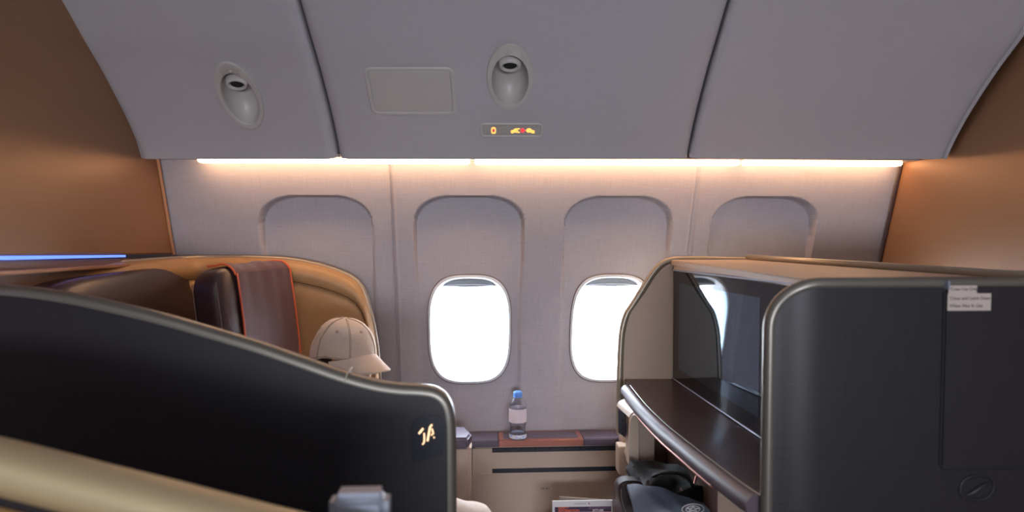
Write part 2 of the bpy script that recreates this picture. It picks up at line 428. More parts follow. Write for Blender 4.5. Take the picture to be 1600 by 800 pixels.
def bin_panel(xa, xb, holes, parent, inset_a=True, inset_b=True, name='door_panel'):
    # ring of (d, v): nose underside -> face -> top -> back
    base = [V((2.235, .336, 0)), V((2.20, .326, 0)), V((2.175, .3135, 0)), V((2.160, .3065, 0))]
    smax = ARC[-1]; ns = int(smax/.0085); ss = [smax*k/ns for k in range(ns+1)]
    L_ = xb-xa; xs = [0, .0015, .005, .011, .019, .030]; nx = int((L_-.060)/.0085)
    xs = xs + [.030+(L_-.060)*k/nx for k in range(1, nx)] + [L_-.030, L_-.019, L_-.011, L_-.005, L_-.0015, L_]
    def drop(u):
        e = min(u if inset_a else 1, (L_-u) if inset_b else 1)
        if e >= .030: return 0
        q = (.030-e)/.030; return .022*(1-math.sqrt(max(0, 1-q*q)))
    bm = bmesh.new(); G = []
    for u in xs:
        dr = drop(u); x = xa+u; row = [C3(x, b.x, b.y+dr) for b in base]
        for s in ss: row.append(S(x, s, -dr))
        row.append(C3(x, 1.62, face[-1].y+.02)); row.append(C3(x, 2.235, .62)); G.append([bm.verts.new(p) for p in row])
    n = len(G[0])
    for i in range(len(G)-1):
        for j in range(n):
            if 4 <= j < 4+len(ss)-1:
                cx = xa+(xs[i]+xs[i+1])/2; cs = (ss[j-4]+ss[j-3])/2
                if any(((cx-hx)/hw)**2+((cs-hs)/hh)**2 < 1 for hx, hs, hw, hh in holes): continue
            bm.faces.new((G[i][j], G[i][(j+1) % n], G[i+1][(j+1) % n], G[i+1][j]))
    bm.faces.new(G[0][::-1]); bm.faces.new(G[-1])
    return link(name, bm, M_bin, parent, True, 50)
def reading_light(px, py, x_w, s_h, label, button_px):
    hx, hs = SP(px, py); a, b = x_w/2, s_h/2
    t = empty('reading_light', S(hx, hs-b), label, 'reading light', 'oval reading lights in the overhead bins')
    def el(fa, fb, h, ds=0): return [S(hx+a*fa*math.cos(q), hs+ds+b*fb*math.sin(q), h) for q in [2*PI*k/56 for k in range(56)]]
    link('bezel', loft([el(.985, .99, -.004), el(1.0, 1.0, .0005), el(.985, .99, .0035), el(.95, .965, .0045), el(.90, .93, .004),
                        el(.80, .77, .0035, -b*.08), el(.77, .74, .0005, -b*.085), el(.765, .735, -.004, -b*.085)], True, False), M_binr, t)
    rings = [el(.765, .735, -.004, -b*.085)]
    for k in range(1, 9):
        q = k/8; rings.append(el(.765*math.cos(q*1.3), .735*math.cos(q*1.3)*1.0, -.004-.058*math.sin(q*PI/2), -b*.085+b*.20*q))
    bm = loft(rings, True, False); bm.faces.new([bm.verts.new(p) for p in rings[-1]])
    link('recess_bowl', bm, M_binr, t)
    def cyl(r, h, ds, dz=0): return [S(hx+r*math.cos(q), hs+ds+r*.62*math.sin(q), h) for q in [2*PI*k/32 for k in range(32)]]
    c0 = b*.36
    link('lamp_nozzle', loft([cyl(.033, -.045, c0), cyl(.033, -.020, c0-.004), cyl(.031, -.010, c0-.010), cyl(.028, -.007, c0-.012), cyl(.024, -.007, c0-.012), cyl(.021, -.012, c0-.011), cyl(.020, -.02, c0-.009)], True, True), M_binr, t)
    link('lens', loft([cyl(.019, -.0125, c0-.011), cyl(.019, -.016, c0-.011)], True, True), M_dark, t)
    bx, bs = SP(*button_px)
    q = [[S(bx+r*math.cos(a_), bs+r*math.sin(a_), h) for a_ in [2*PI*k/16 for k in range(16)]] for r, h in ((.0045, .003), (.0045, .0055), (.0035, .0065), (.001, .007))]
    link('button', loft(q, True, True), M_binr, t)
    return (hx, hs-b*.085, a*.88, b*.86)
M_slotg = mat('shut_line_grey', (74, 72, 76), .7)
JL, JR = (528-CX)/F*2.15, (1077-CX)/F*2.15; EL, ER = (218-CX)/F*2.15, (1478-CX)/F*2.15
_, _s0 = SP(373, 100); _, _s1 = SP(373, 201)
h1 = reading_light(374, 150, .128, abs(_s1-_s0)*1.05, 'oval recessed reading light in the left overhead bin', (360.5, 110.5))
_, _s0 = SP(797, 70); _, _s1 = SP(797, 174)
h2 = reading_light(797, 121, .134, abs(_s1-_s0), 'oval recessed reading light in the middle overhead bin above the lit sign', (796.5, 81))
bins = []
for xa, xb, holes, lab in ((EL, JL-.004, [h1], 'grey overhead bin at the left, with one oval reading light'),
                           (JL+.004, JR-.004, [h2], 'grey middle overhead bin with a hatch, a reading light and a lit sign'),
                           (JR+.004, ER, [], 'plain grey overhead bin at the right, with no fittings')):
    t = empty('overhead_bin', C3((xa+xb)/2, 2.2, .29), lab, 'overhead bin', 'row of overhead bins')
    bin_panel(xa, xb, holes, t)
    # inner carcass seen in the shut line, and soft edge bead
    link('shut_line_seal', loft([[C3(x, p.x+.022, p.y+.020) for p in face] + [C3(x, 2.0, .9), C3(x, 2.23, .33)] for x in (xb-.002, xb+.006)], True, True), M_slotg, t)
    bins.append(t)
for tt, xx, sg in ((bins[0], EL, -1), (bins[2], ER, 1)):
    ss = [ARC[-1]*k/40 for k in range(41)]
    link('end_bead', tube([S(xx+sg*.001, s, -.010) for s in ss[::-1]] + [C3(xx, 2.165, .316), C3(xx, 2.19, .330)], .0075), M_bin, tt)
def surf_rect(hx, hs, w_, s_, r, hs_list, m, parent, name, bm_cap=True, n=6):
    rings = [[S(hx+a, hs+b, h) for a, b in rrect(w_*1+2*g, s_+2*g, max(.0006, min(r+g, (s_+2*g)*.48)), n)] for g, h in hs_list]
    bm = loft(rings, True, False)
    if bm_cap: bm.faces.new([bm.verts.new(p) for p in rings[-1]])
    bmesh.ops.remove_doubles(bm, verts=bm.verts, dist=1e-6)
    return link(name, bm, m, parent, True, 35)
# hatch
a = SP(643, 105); b = SP(643, 180); hx = SP(643, 142)[0]; hs = (a[1]+b[1])/2; sh = abs(a[1]-b[1]); wd = SP(712, 142)[0]-SP(574, 142)[0]
t = empty('access_hatch', S(hx, b[1]), 'rectangular grey access hatch in the middle overhead bin', 'hatch')
surf_rect(hx, hs, wd, sh, .022, [(0, -.002), (0, .001), (-.002, .003), (-.006, .0036), (-.0105, .003), (-.0125, .001), (-.0128, -.002)], M_binr, t, 'frame', False)
surf_rect(hx, hs, wd, sh, .022, [(-.0135, -.002), (-.0138, .0008), (-.0148, .0016)], M_binr, t, 'lid')
k = SP(653, 122.5); surf_rect(k[0], k[1], .015, .0035, .001, [(0, .0010), (0, .0022)], M_dark, t, 'latch_slot')
k = SP(643, 139.5); surf_rect(k[0], k[1], .005, .005, .002, [(0, .0010), (0, .0022)], M_dark, t, 'key_hole')
# lit sign
a = SP(799, 192); b = SP(799, 213.5); hx, hs = SP(799, 203); sh = abs(a[1]-b[1]); wd = SP(847, 203)[0]-SP(750, 203)[0]
t = empty('seat_belt_sign', S(hx, b[1]), 'small lit seat belt sign under the reading light of the middle bin', 'sign')
surf_rect(hx, (a[1]+b[1])/2, wd, sh, .014, [(0, -.002), (0, .002), (-.002, .004), (-.004, .0042), (-.0055, .003), (-.006, .001)], M_binr, t, 'frame', False)
surf_rect(hx, (a[1]+b[1])/2, wd, sh, .014, [(-.006, -.001), (-.0065, .0014)], M_sign, t, 'display')
def poly_on(pts_px, m, name, bm=None, h=.0024):
    bm = bm or bmesh.new(); q = [SP(*p) for p in pts_px]
    A = [bm.verts.new(S(x, s, h)) for x, s in q]; B = [bm.verts.new(S(x, s, h-.001)) for x, s in q]
    bm.faces.new(A); n = len(A)
    for i in range(n): bm.faces.new((A[i], A[(i+1) % n], B[(i+1) % n], B[i]))
    return bm
def ov(cx, cy, rx, ry, n=14): return [(cx+rx*math.cos(2*PI*k/n), cy+ry*math.sin(2*PI*k/n)) for k in range(n)]
bm = bmesh.new()
for k in range(14):
    a0, a1 = 2*PI*k/14, 2*PI*(k+1)/14
    def rr(a_, f): return (771.2+3.9*f*abs(math.cos(a_))**.7*math.copysign(1, math.cos(a_)), 203.4+5.2*f*abs(math.sin(a_))**.7*math.copysign(1, math.sin(a_)))
    poly_on([rr(a0, 1), rr(a1, 1), rr(a1, .55), rr(a0, .55)], M_amber, 'x', bm)
link('lit_symbol', bm, M_amber, t, False)
bm = poly_on(ov(771, 202.6, 1.3, 2.0), M_red, 'x'); link('lit_symbol', bm, M_red, t, False)
bm = bmesh.new()
poly_on([(798, 203.6), (802, 202.3), (804.5, 200.3), (807, 200), (807, 206.8), (804, 206.2), (802, 207.6), (798.5, 207.6)], M_amber, 'x', bm)
poly_on([(807.4, 200), (812.2, 199.8), (812.2, 201.4), (809.3, 201.6), (809.3, 205.2), (812.2, 205.4), (812.2, 207), (807.4, 206.9)], M_amber, 'x', bm)
poly_on([(821.5, 203.2), (824, 200.4), (827, 199.8), (829, 200.4), (832, 203), (835.2, 203.4), (835.2, 207.6), (831, 207.6), (828.5, 206), (826.5, 206.8), (823.5, 206)], M_amber, 'x', bm)
link('lit_symbol', bm, M_amber, t, False)
bm = poly_on([(813.3, 203.2), (815, 200.6), (816.8, 199.4), (818.6, 201.6), (820.5, 202.6), (820.5, 204.2), (818.6, 205), (816.8, 207.2), (815, 206)], M_red, 'x'); link('lit_symbol', bm, M_red, t, False)

# ------------------------------------------------------------------ light strip below the bins
yL = 2.342; zl = lambda px, py: QY(px, py, yL-.03).z
def lens(px0, px1, name_lab, dz=0):
    x0, x1 = QY(px0, 254, yL).x, QY(px1, 254, yL).x
    z0 = QY(800, 256.8, yL-.03).z - dz
    o = link('strip_light', span(x0, x1, yL-.055, yL-.012, z0, z0+.022, .004), M_lens)
    return tag(o, name_lab, 'light', 'warm strip lights under the overhead bins')
lens(318, 734, 'long warm strip light under the bins, above the leftmost window arches')
lens(742, 1147, 'warm strip light under the bins above both bright windows', .001)
lens(1156, 1396, 'shorter warm strip light under the right overhead bin')
x0, x1 = XL, XR
link('trim_1', span(x0, x1, yL-.11, yL+.07, QY(800, 252, yL-.03).z+.003, QY(800, 252, yL-.03).z+.06, .004), M_bin)['kind'] = 'structure'

# ================================================================== monitor console on the right
YA = 1.225                                              # aisle-side face
ZT = QY(1300, 439, YA).z                               # top of the console
ZC = P(1051, 592, 2.34).z                              # counter level
def cxy(x, d): q = C3(x, d, 0); return V((q.x, q.y, 0))
con = empty('monitor_console', (cxy(.85, 1.7).x, cxy(.85, 1.7).y, 0), 'charcoal and cream monitor console to the right, facing the seat', 'console')
# aisle panel, dark, rounded top corner, gently bowed
xl0 = QY(1207, 600, YA).x; xr0 = 1.42
def bow(x): 
    u = (x-xl0); return YA + .020*math.exp(-(u/.045)**2)*1.0 + .0 + .05*max(0, u-.28)**2
def outline(r, inset=0):
    pts = []; z0 = 0.02
    xL_, zt = xl0+inset, ZT-inset; rr_ = r-inset
    pts.append((xL_, z0))
    for k in range(13): pts.append((xL_, z0+(zt-rr_-z0)*(k+1)/13))
    for k in range(1, 13):
        a_ = PI-PI/2*k/12; pts.append((xL_+rr_+rr_*math.cos(a_), zt-rr_+rr_*math.sin(a_)))
    for k in range(1, 24): pts.append((xL_+rr_+(xr0-xL_-rr_)*k/24, zt))
    pts.append((xr0, zt)); return pts
RC = .092
def grid_panel(f_out, y_of, y_back, z0, name, m, parent):
    # columns across x, each from z0 up to the outline
    bm = bmesh.new(); xs = sorted(set([round(p[0], 5) for p in f_out])); cols = []
    def ztop(x):
        c = {}
        for p in f_out: c[round(p[0], 5)] = max(p[1], c.get(round(p[0], 5), 0))
        c = sorted(c.items())
        return interp(x, [p[0] for p in c], [p[1] for p in c])
    rings = []
    for x in xs:
        zt = ztop(x); y = y_of(x)
        rings.append([V((x, y, z0)), V((x, y, zt)), V((x, y_back, zt)), V((x, y_back, z0))])
    return link(name, loft(rings), m, parent, True, 30)
o_in = [p for p in outline(RC, .010)]
grid_panel(o_in, bow, YA+.035, .02, 'aisle_panel', M_shell, con)
def seam3(x): return V((x, bow(x)-.001, 0))
path = [V((x, bow(x)+.010, z)) for x, z in outline(RC, .006)]
link('edge_trim', tube(path, .0125, sq=1.0), M_rim, con)
# storage door outlined on the aisle panel
dx = QY(1476, 437, YA).x; dz = QY(1463, 731, YA).z
zd = ZT-.012
def facep(x, z, h=0): return V((x, bow(x)-h, z))
xs_ = [dx+.003+(xr0-.01-dx-.003)*k/10 for k in range(11)]
bm = loft([[facep(x, dz, -.002), facep(x, dz, .0035), facep(x, zd, .0035), facep(x, zd, -.002)] for x in xs_])
door = link('storage_door', bm, M_shell, con)
link('shut_line', tube([facep(dx, z, .0006) for z in [ZT-.02, 1.2, 1.1, dz+.006]] + [facep(dx+.006, dz-.002, .0006)] + [facep(x, dz-.003, .0006) for x in xs_[1:]], .0028, n=6), M_dark, con)
link('trim_joint', rbox(facep(dx, ZT-.008, .004), (.004, .020, .016), .001), M_silver, con)
# latch recess
lz, lx = QY(1527, 762, YA).z, QY(1527, 762, YA).x
def lat(sw, sh, h):
    return [facep(lx+a_, lz+b_, h) for a_, b_ in [(x*sw+z*sh*.10, z*sh) for x, z in sell(.070, .050, 2.4, 40)]]
la = link('door_latch', loft([lat(1.05, 1.05, -.001), lat(1.04, 1.04, .003), lat(.96, .95, .004), lat(.86, .84, .003), lat(.80, .76, -.0005)], True, False), M_shell, con)
bm = bmesh.new(); bm.faces.new([bm.verts.new(p) for p in lat(.82, .78, .0004)]); link('latch_dish', bm, M_dark, la, False)
link('latch_grip', tube([facep(lx+x, lz+.011*math.sin(x*62)-.002, .0020) for x in [-.024+.048*k/10 for k in range(11)]], [.0006+.0038*math.sin(PI*k/10) for k in range(11)], n=8), M_shell, la)
# stickers
def sticker(px0, py0, px1, py1, lines, lab, size, h):
    a_ = QY(px0, py0, YA-.002); b_ = QY(px1, py1, YA-.002); 
    y = bow((a_.x+b_.x)/2)-.0035-h
    o = link('sticker', span(a_.x, b_.x, y-.0006, y, b_.z, a_.z, 0), M_stick, None, False); tag(o, lab, 'sticker')
    n = len(lines)
    for i, s in enumerate(lines):
        z = a_.z - (a_.z-b_.z)*(i+.74+ (.10 if n > 1 else 0))/ (n+.3)
        text_mesh('lettering', s, (a_.x+.004, y-.0008, z), (1, 0, 0), (0, 0, 1), size, M_ink, o, .0002)
sticker(1481, 446, 1525, 459.5, ['Crew Use Only'], 'small cream sticker reading Crew Use Only, above the larger one', .0082, .0006)
sticker(1480, 458.5, 1547, 485, ['Close and Latch Door', 'When Not In Use'], 'larger cream sticker reading Close and Latch Door When Not In Use', .0088, 0)
# wing panel facing the camera with curved seat-side edge
wing_px = [(967, 678), (967, 640), (967.5, 600), (968.5, 560), (971, 520), (978, 492), (988, 476), (1003, 452), (1019, 427), (1033, 412), (1050, 405.5), (1075, 404.5), (1120, 405), (1169, 406)]
DW = 2.34
wing3 = [P(x, y, DW) for x, y in wing_px]
wing_in = [P(x+6 if y > 470 else x+5, y+(5 if x > 1000 else 1), DW) for x, y in wing_px]
bot = [P(1169, 608, DW), P(1002, 608, DW), P(979, 640, DW), P(978, 684, DW)]
wext = V((0, .028, 0))
link('wing_panel', prism(catmull(wing_in, 4) + bot, wext, 0), M_cream, con)
wp = catmull([p+V((.004, .010, -.003)) for p in wing3], 6)
link('wing_trim', tube(wp, .013, sq=.9), M_rimw, con)
# top surface
A = P(1050, 409, DW); B = P(1169, 406, DW); Cc = P(1570, 433, 1.50)
pA = V((A.x, A.y+.02, ZT-.012)); pB = V((B.x, B.y+.02, ZT-.012)); 
mon_far = P(1051, 592, 2.335); mon_near = cxy(.645, 1.275)
mf = V((mon_far.x, mon_far.y, 0)); mn = V((mon_near.x, mon_near.y, 0))
pC = V((Cc.x, Cc.y, ZT-.012)); pD = V((xr0, YA+.03, ZT-.012)); 
top = [V((mf.x-.004, mf.y+.02, ZT-.012)), pB, pC, pD, V((mn.x-.004, YA+.02, ZT-.012))]
link('top_panel', prism(top, (0, 0, -.02), .003), M_cream, con)
rp = [P(1169, 406, DW)+V((0, .01, 0)), V((pC.x, pC.y, ZT)), V((pD.x, pD.y, ZT))]
link('top_rail', tube([V((p.x, p.y, ZT-.004)) for p in rp], .010), M_rimw, con)
# body (carcass) behind the monitor
def drop(p, z): return V((p.x, p.y, z))
n_m = (mn-mf).normalized(); inn = V((-n_m.y, n_m.x, 0)); inn = inn if inn.x > 0 else -inn
body = [drop(mf+inn*.03+V((0, .0, 0)), 0), drop(pB, 0), drop(pC, 0), drop(pD, 0), drop(mn+inn*.03, 0)]
link('carcass', prism([p+V((0, -.003 if i in (1,) else 0, 0)) for i, p in enumerate(body)], (0, 0, ZT-.035), .004), M_brown, con)
# tilting cream fascia above the monitor
# monitor glass: top drops slightly towards the aisle
mt0 = P(1051, 421.5, 2.335).z; mt1 = QY(1229, 446, cxy(.63, 1.40).y).z
mb0 = mon_far.z+.001
mon = empty('monitor', (mf+n_m*.45)+V((0, 0, mb0)), 'large black glass monitor reflecting the window, above the wooden counter', 'monitor')
Lm = (mn-mf).length
def MP(u, z01, off=0):   # u metres from the far end, z01 0..1 bottom..top
    zt_ = mt0+(mt1-mt0)*u/Lm; return mf + n_m*u - inn*off + V((0, 0, mb0+(zt_-mb0)*z01))
def mslab(u0, u1, a_, b_, o0, o1, bev=0):
    q = [MP(u0, a_, o0), MP(u1, a_, o0), MP(u1, b_, o0), MP(u0, b_, o0)]; return prism(q, -inn*(o1-o0), bev)
link('bezel', mslab(.002, Lm-.01, 0.005, .995, -.028, .0, .0012), M_bezel, mon)
def uof(px, py):   # ray hits monitor plane
    r = ray(px, py); t_ = (mf-O).dot(inn)/r.dot(inn); q = O+r*t_; u = (q-mf).dot(n_m); zt_ = mt0+(mt1-mt0)*u/Lm; return u, (q.z-mb0)/(zt_-mb0)
us = uof(1187, 540)[0]; z1 = uof(1187, 465)[1]; z0 = uof(1184, 652)[1]
link('screen', mslab(uof(1061, 500)[0], us, z0, z1, .0, .0006), M_screen, mon)
link('bottom_trim', tube([MP(.0, 0, .001)+V((0, 0, .002)), MP(Lm, 0, .001)+V((0, 0, .002))], .0022, n=8), M_silver, mon)
link('top_trim', tube([MP(.0, 1, .001), MP(Lm-.01, 1, .001)], .0032, n=8), M_silver, mon)
# tan strip between top of glass and console top
bm = bmesh.new(); q = [MP(0, 1, .001), MP(Lm, 1, .001), V((mn.x-.004, YA+.035, ZT-.013)), V((mf.x-.004, mf.y, ZT-.013))]
link('fascia', prism([MP(0, 1, 0)+V((0,0,.003)), MP(Lm-.005, 1, 0)+V((0,0,.003)), drop(MP(Lm-.005, 1, 0), ZT-.0305), drop(MP(0, 1, 0), ZT-.0305)], inn*.02, 0), M_cream, con)

# counter below the monitor
inner_px = [(983, 603), (1008, 634), (1040, 665), (1075, 693.5), (1115, 725), (1155, 755), (1198, 785)]
inner = [QZ(x, y, ZC) for x, y in inner_px]
ext1 = inner[-1]+(inner[-1]-inner[-2]).normalized()*.02
edge = catmull(inner, 6)
edge = [p for p in edge if p.y > YA+.031]
far_l = V((edge[0].x+.01, wing3[2].y-.004, ZC))
ctop = edge + [V((max(edge[-1].x+.002, xl0+.012), YA+.0345, ZC)), V((mn.x, YA+.0345, ZC)), V((mf.x+.02, mf.y+.02, ZC)), V((mf.x+.02, A.y-.002, ZC)), far_l]
cnt = link('counter', prism(ctop, (0, 0, -.022), 0), M_wood)
tag(cnt, 'dark walnut counter with a rolled edge, under the black monitor', 'counter')
be = [p for p in edge]; 
out_ = []
for i, p in enumerate(be):
    tg = (be[min(i+1, len(be)-1)]-be[max(i-1, 0)]).normalized(); n_ = V((tg.y, -tg.x, 0)); n_ = n_ if n_.x < 0 else -n_
    out_.append((p, n_))
bprof = [(-.002, .000), (.001, .0025), (.004, .004), (.010, .0045), (.018, .002), (.025, -.006), (.028, -.016), (.026, -.027), (.019, -.035), (.008, -.038), (-.002, -.037)]
rings = [[p+n_*a_+V((0, 0, b_)) for a_, b_ in bprof] for p, n_ in out_]
link('rolled_edge', loft(rings, True, True), M_bull, cnt)
link('bead', tube([p-n_*.004+V((0, 0, .0015)) for p, n_ in out_], .0018, n=6), M_rim, cnt)
link('copper_strip', tube([p+n_*.013+V((0, 0, -.040)) for p, n_ in out_[4:26]], .0045, n=8), M_copper, cnt)

# footwell below the counter
fwx = mf.x+.02
M_foot = mat('footwell_brown_laminate', (92, 70, 62), .5, mott=.08)
fb = empty('footwell_cabinet', (fwx, 1.9, 0), 'dark brown footwell with a pale door frame under the counter', 'cabinet')
link('side_panel', span(fwx-.015, fwx, YA+.06, 2.44, .02, ZC-.03, .002), M_foot, fb)
x_p = P(1052, 700, 2.40)
link('back_panel', span(P(1024, 700, 2.42).x, fwx-.015, 2.36, 2.40, .02, ZC-.045, .003), M_foot, fb)
link('pillar', span(P(1013, 700, 2.36).x, P(1024, 700, 2.36).x, 2.33, 2.42, .02, ZC-.045, .004), M_ledge, fb)
fr0, fr1 = P(1129, 770, 1.52), P(1205, 770, 1.40)
link('door_frame', span(fr0.x, fr0.x+.010, 1.33, 1.50, .1, ZC-.062, .002), M_creaml, fb)
link('door_leaf', span(fr0.x+.010, fwx-.02, 1.45, 1.47, .1, ZC-.062, .002), M_winp, fb)
# ottoman
ot = P(1060, 770, 2.1)
og = empty('ottoman', (ot.x, 2.05, 0), 'dark brown leather foot stool in the footwell under the black bag', 'ottoman')
zot = P(1000, 800, 2.0).z
link('stool_cushion', cushion((P(1062, 800, 2.1).x, 2.05, zot-.075), (.34, .50, .15), p=6), M_brown, og)
link('stool_base', span(P(990, 800, 2.1).x, fwx-.03, 1.86, 2.24, .01, zot-.14, .01), M_brown, og)
# bag: brown flap side, black body, handle, blue-grey cloth jacket over
bag = empty('black_bag', (ot.x, 2.05, zot), 'black bag with a handle and zip standing on the footwell stool', 'bag')
def blob(pts_top, z0_, name, m, parent, d_near, d_far):
    rings = []
bz = zot
bm = cushion((P(1058, 775, 2.12).x+.01, 2.10, (bz+P(1050, 745, 2.15).z)/2), (.30, .26, P(1050, 745, 2.15).z-bz+.03), p=3.2, n=14)
for v in bm.verts:
    u = v.co; v.co = u + V((.008*math.sin(u.z*60+u.y*30), 0, .012*math.sin(u.x*40)*math.cos(u.y*35)+ (-.35*(u.x-P(1045, 760, 2.1).x) if u.z > bz+.05 else 0)*.5))
link('body', bm, M_bag, bag)
hp = [P(1015, 752, 2.12), P(1024, 742, 2.10), P(1045, 737, 2.08), P(1068, 742, 2.06), P(1080, 754, 2.05), P(1084, 768, 2.04)]
link('handle', tube(catmull(hp, 6), .0085, sq=.6), M_bag, bag)
link('zip_pull', tube([P(1088, 744, 2.03), P(1085, 756, 2.02)], .0035, n=8), M_copper, bag)
link('rivet', tube([P(1063, 764, 2.00), P(1065, 765, 2.00)], .004, n=8), M_copper, bag)
# brown leather side pouch at left of bag
pp = empty('brown_pouch', P(985, 800, 2.02), 'dark brown leather pouch leaning at the left of the black bag', 'pouch')
pts = [P(967, 762, 2.04), P(972, 755, 2.04), P(984, 752, 2.04), P(1004, 756, 2.04), P(1012, 780, 2.03), P(1018, 830, 2.02), P(984, 830, 2.02), P(975, 800, 2.03), P(968, 778, 2.04)]
link('body', prism(catmull(pts, 4, True), (0, .05, 0), .006), mat('pouch_leather', (46, 32, 36), .6, bump=.3), pp)
link('flap_seam', tube(catmull([p+V((.006, -.002, -.004)) for p in (pts[0], pts[8], pts[7])], 5), .0014, n=6), M_seam, pp)
# jacket: draped sheet
jk = []
NX, NY = 28, 18
tl, tr, br_, bl = P(980, 757, 1.96), P(1100, 782, 1.90), P(1130, 840, 1.72), P(1004, 850, 1.76)
bm = bmesh.new(); G = []
for i in range(NX+1):
    row = []
    for j in range(NY+1):
        u, v = i/NX, j/NY
        p = tl.lerp(tr, u).lerp(bl.lerp(br_, u), v)
        wv = .009*math.sin(u*5+v*5)*math.sin(v*4+1) + .0022*math.sin(u*17-v*11) + .014*math.sin(PI*u)*(.4+v)
        row.append(bm.verts.new(p+V((0, -.2*wv, wv))))
    G.append(row)
for i in range(NX):
    for j in range(NY): bm.faces.new((G[i][j], G[i+1][j], G[i+1][j+1], G[i][j+1]))
ex = bmesh.ops.extrude_face_region(bm, geom=bm.faces[:])
for v in [g for g in ex['geom'] if isinstance(g, bmesh.types.BMVert)]: v.co += V((0, .006, -.010))
jo = link('folded_jacket', bm, M_baggrey); tag(jo, 'blue-grey folded jacket draped over the front of the black bag', 'jacket')
lg = bmesh.new(); cc = P(1082, 797, 1.74)
for r_ in (.019, .012):
    tube([cc+V((r_*math.cos(a_)*1.5, -.004, r_*math.sin(a_)*.7+.004)) for a_ in [2*PI*k/24 for k in range(24)]], .0012, lg, 6, True)
for k in range(5):
    a_ = 2*PI*k/5+.3; tube([cc+V((.012*math.cos(a_)*1.5, -.004, .012*math.sin(a_)*.7+.004)), cc+V((.012*math.cos(a_+2.5)*1.5, -.004, .012*math.sin(a_+2.5)*.7+.004))], .0010, lg, 6)
link('printed_emblem', lg, M_white, jo)

# ------------------------------------------------------------------ ledge under the windows
yl1 = 2.66; 
zl_ = P(850, 673, 2.645).z
yf = QZ(850, 687, zl_).y; xl_, xr_ = QZ(728, 686, zl_).x, QZ(984, 690, zl_).x
ld = empty('window_ledge', ((xl_+xr_)/2, yf+.05, zl_-.03), 'dark leather-topped ledge with a copper-framed tray, under the windows', 'ledge')
def lseg(pa, pb, nm, m, z0=-.026, z1=0, e=.001):
    a_, b_ = QZ(pa, 687, zl_).x, QZ(pb, 687, zl_).x
    return link(nm, span(a_+e, b_-e, yf, wally(.7)-.004, zl_+z0, zl_+z1, .003), m, ld)
lseg(728, 779, 'leather_top', M_ledge)
lseg(779, 913, 'copper_tray_frame', M_copper)
lseg(913, 990, 'leather_top', M_ledge)
a_, b_ = QZ(787, 687, zl_).x, QZ(905, 687, zl_).x
link('tray_inlay', span(a_, b_, yf+.018, wally(.7)-.016, zl_-.005, zl_+.0012, .0008), M_ledge, ld)
# armrest end cap on the left
ac = empty('side_console', (P(722, 700, 2.36).x, 2.42, 0), 'cream side column with a grey rounded cap, left of the ledge', 'console')
z_a = P(722, 679, 2.40).z
px_ = [P(690, 690, 2.36), P(731, 692, 2.36), P(737, 684, 2.42), P(727, 676, 2.50), P(690, 676, 2.50)]
link('cap', prism([V((p.x, p.y, z_a)) for p in px_], (0, 0, -.040), .008), M_ledge, ac)
link('column', span(P(690, 750, 2.38).x, P(737, 750, 2.38).x, 2.385, 2.50, .01, z_a-.043, .012), M_cream, ac)
# side panel below the ledge with two slots
yp = 2.545
sp_ = empty('lower_wall_lining', (.1, yp, 0), 'cream lining panel with two dark slots below the window ledge', 'panel')
xa_, xb_ = QY(700, 720, yp).x, QY(1030, 720, yp).x
link('lower_lining', span(xa_, xb_, yp, yp+.08, .01, zl_-.03, .003), M_cream, sp_)
def qz(py): return QY(850, py, yp-.02).z
bx0, bx1 = QY(741, 720, yp-.02).x, QY(1000, 720, yp-.02).x
link('slot_box', span(bx0, bx1, yp-.022, yp+.01, qz(741), qz(697.5), .004), M_cream, sp_)
link('corner_strip', span(QY(738, 720, yp-.03).x, QY(743, 720, yp-.03).x, yp-.034, yp, qz(745), qz(697), .002), M_creaml, sp_)
for y0_, y1_ in ((698.5, 705.5), (730.5, 737.5)):
    s_ = link('vent_slot', span(QY(769, 720, yp-.022).x, QY(966, 720, yp-.022).x, yp-.0235, yp-.01, qz(y1_), qz(y0_), .001), M_slot, sp_)
    if y0_ < 700:
        for k in range(8):
            xx = QY(790+k*23, 700, yp-.022).x; link('slot_clip', span(xx, xx+.006, yp-.0255, yp-.02, qz(702), qz(699.5), .001), M_dark, s_)
text_mesh('lettering', 'LIFE VEST', QY(845, 764.5, yp)+V((0, -.001, 0)), (1, 0, 0), (0, 0, 1), .0085, M_ink, sp_, .0002)

# ------------------------------------------------------------------ swing-out lamp / handset by the counter
lm = empty('swing_arm_lamp', P(1000, 745, 2.2), 'cream swing-arm lamp folded down beside the left end of the wooden counter', 'lamp')
d0 = 2.44
q = [P(967, 698, d0), P(1022, 698, d0), P(1022, 720, d0), P(1019, 734, d0), P(1010, 741, d0), P(1000, 743, d0), P(967, 742, d0)]
link('base_box', prism(q, (0, .06, 0), .003), M_creaml, lm)
q = [P(985, 656, 2.26), P(997, 656, 2.26), P(998, 730, 2.26), P(999, 741, 2.26), P(992, 738, 2.26), P(984, 728, 2.26), P(983, 710, 2.26)]
link('arm', prism(catmull(q, 3, True), (0, .05, 0), .003), M_creaml, lm)
q = [P(x_, y_, 2.30) for x_, y_ in ((996, 640), (1023, 640), (1023, 722), (1021, 731), (1014, 739), (1004, 742), (997, 740))]
link('housing', prism(q, (0, .04, 0), .005), M_cream, lm)
cc = P(994, 716, 2.36)
link('pivot', tube([cc, cc+V((0, .07, 0))], .026, n=32), M_creaml, lm)
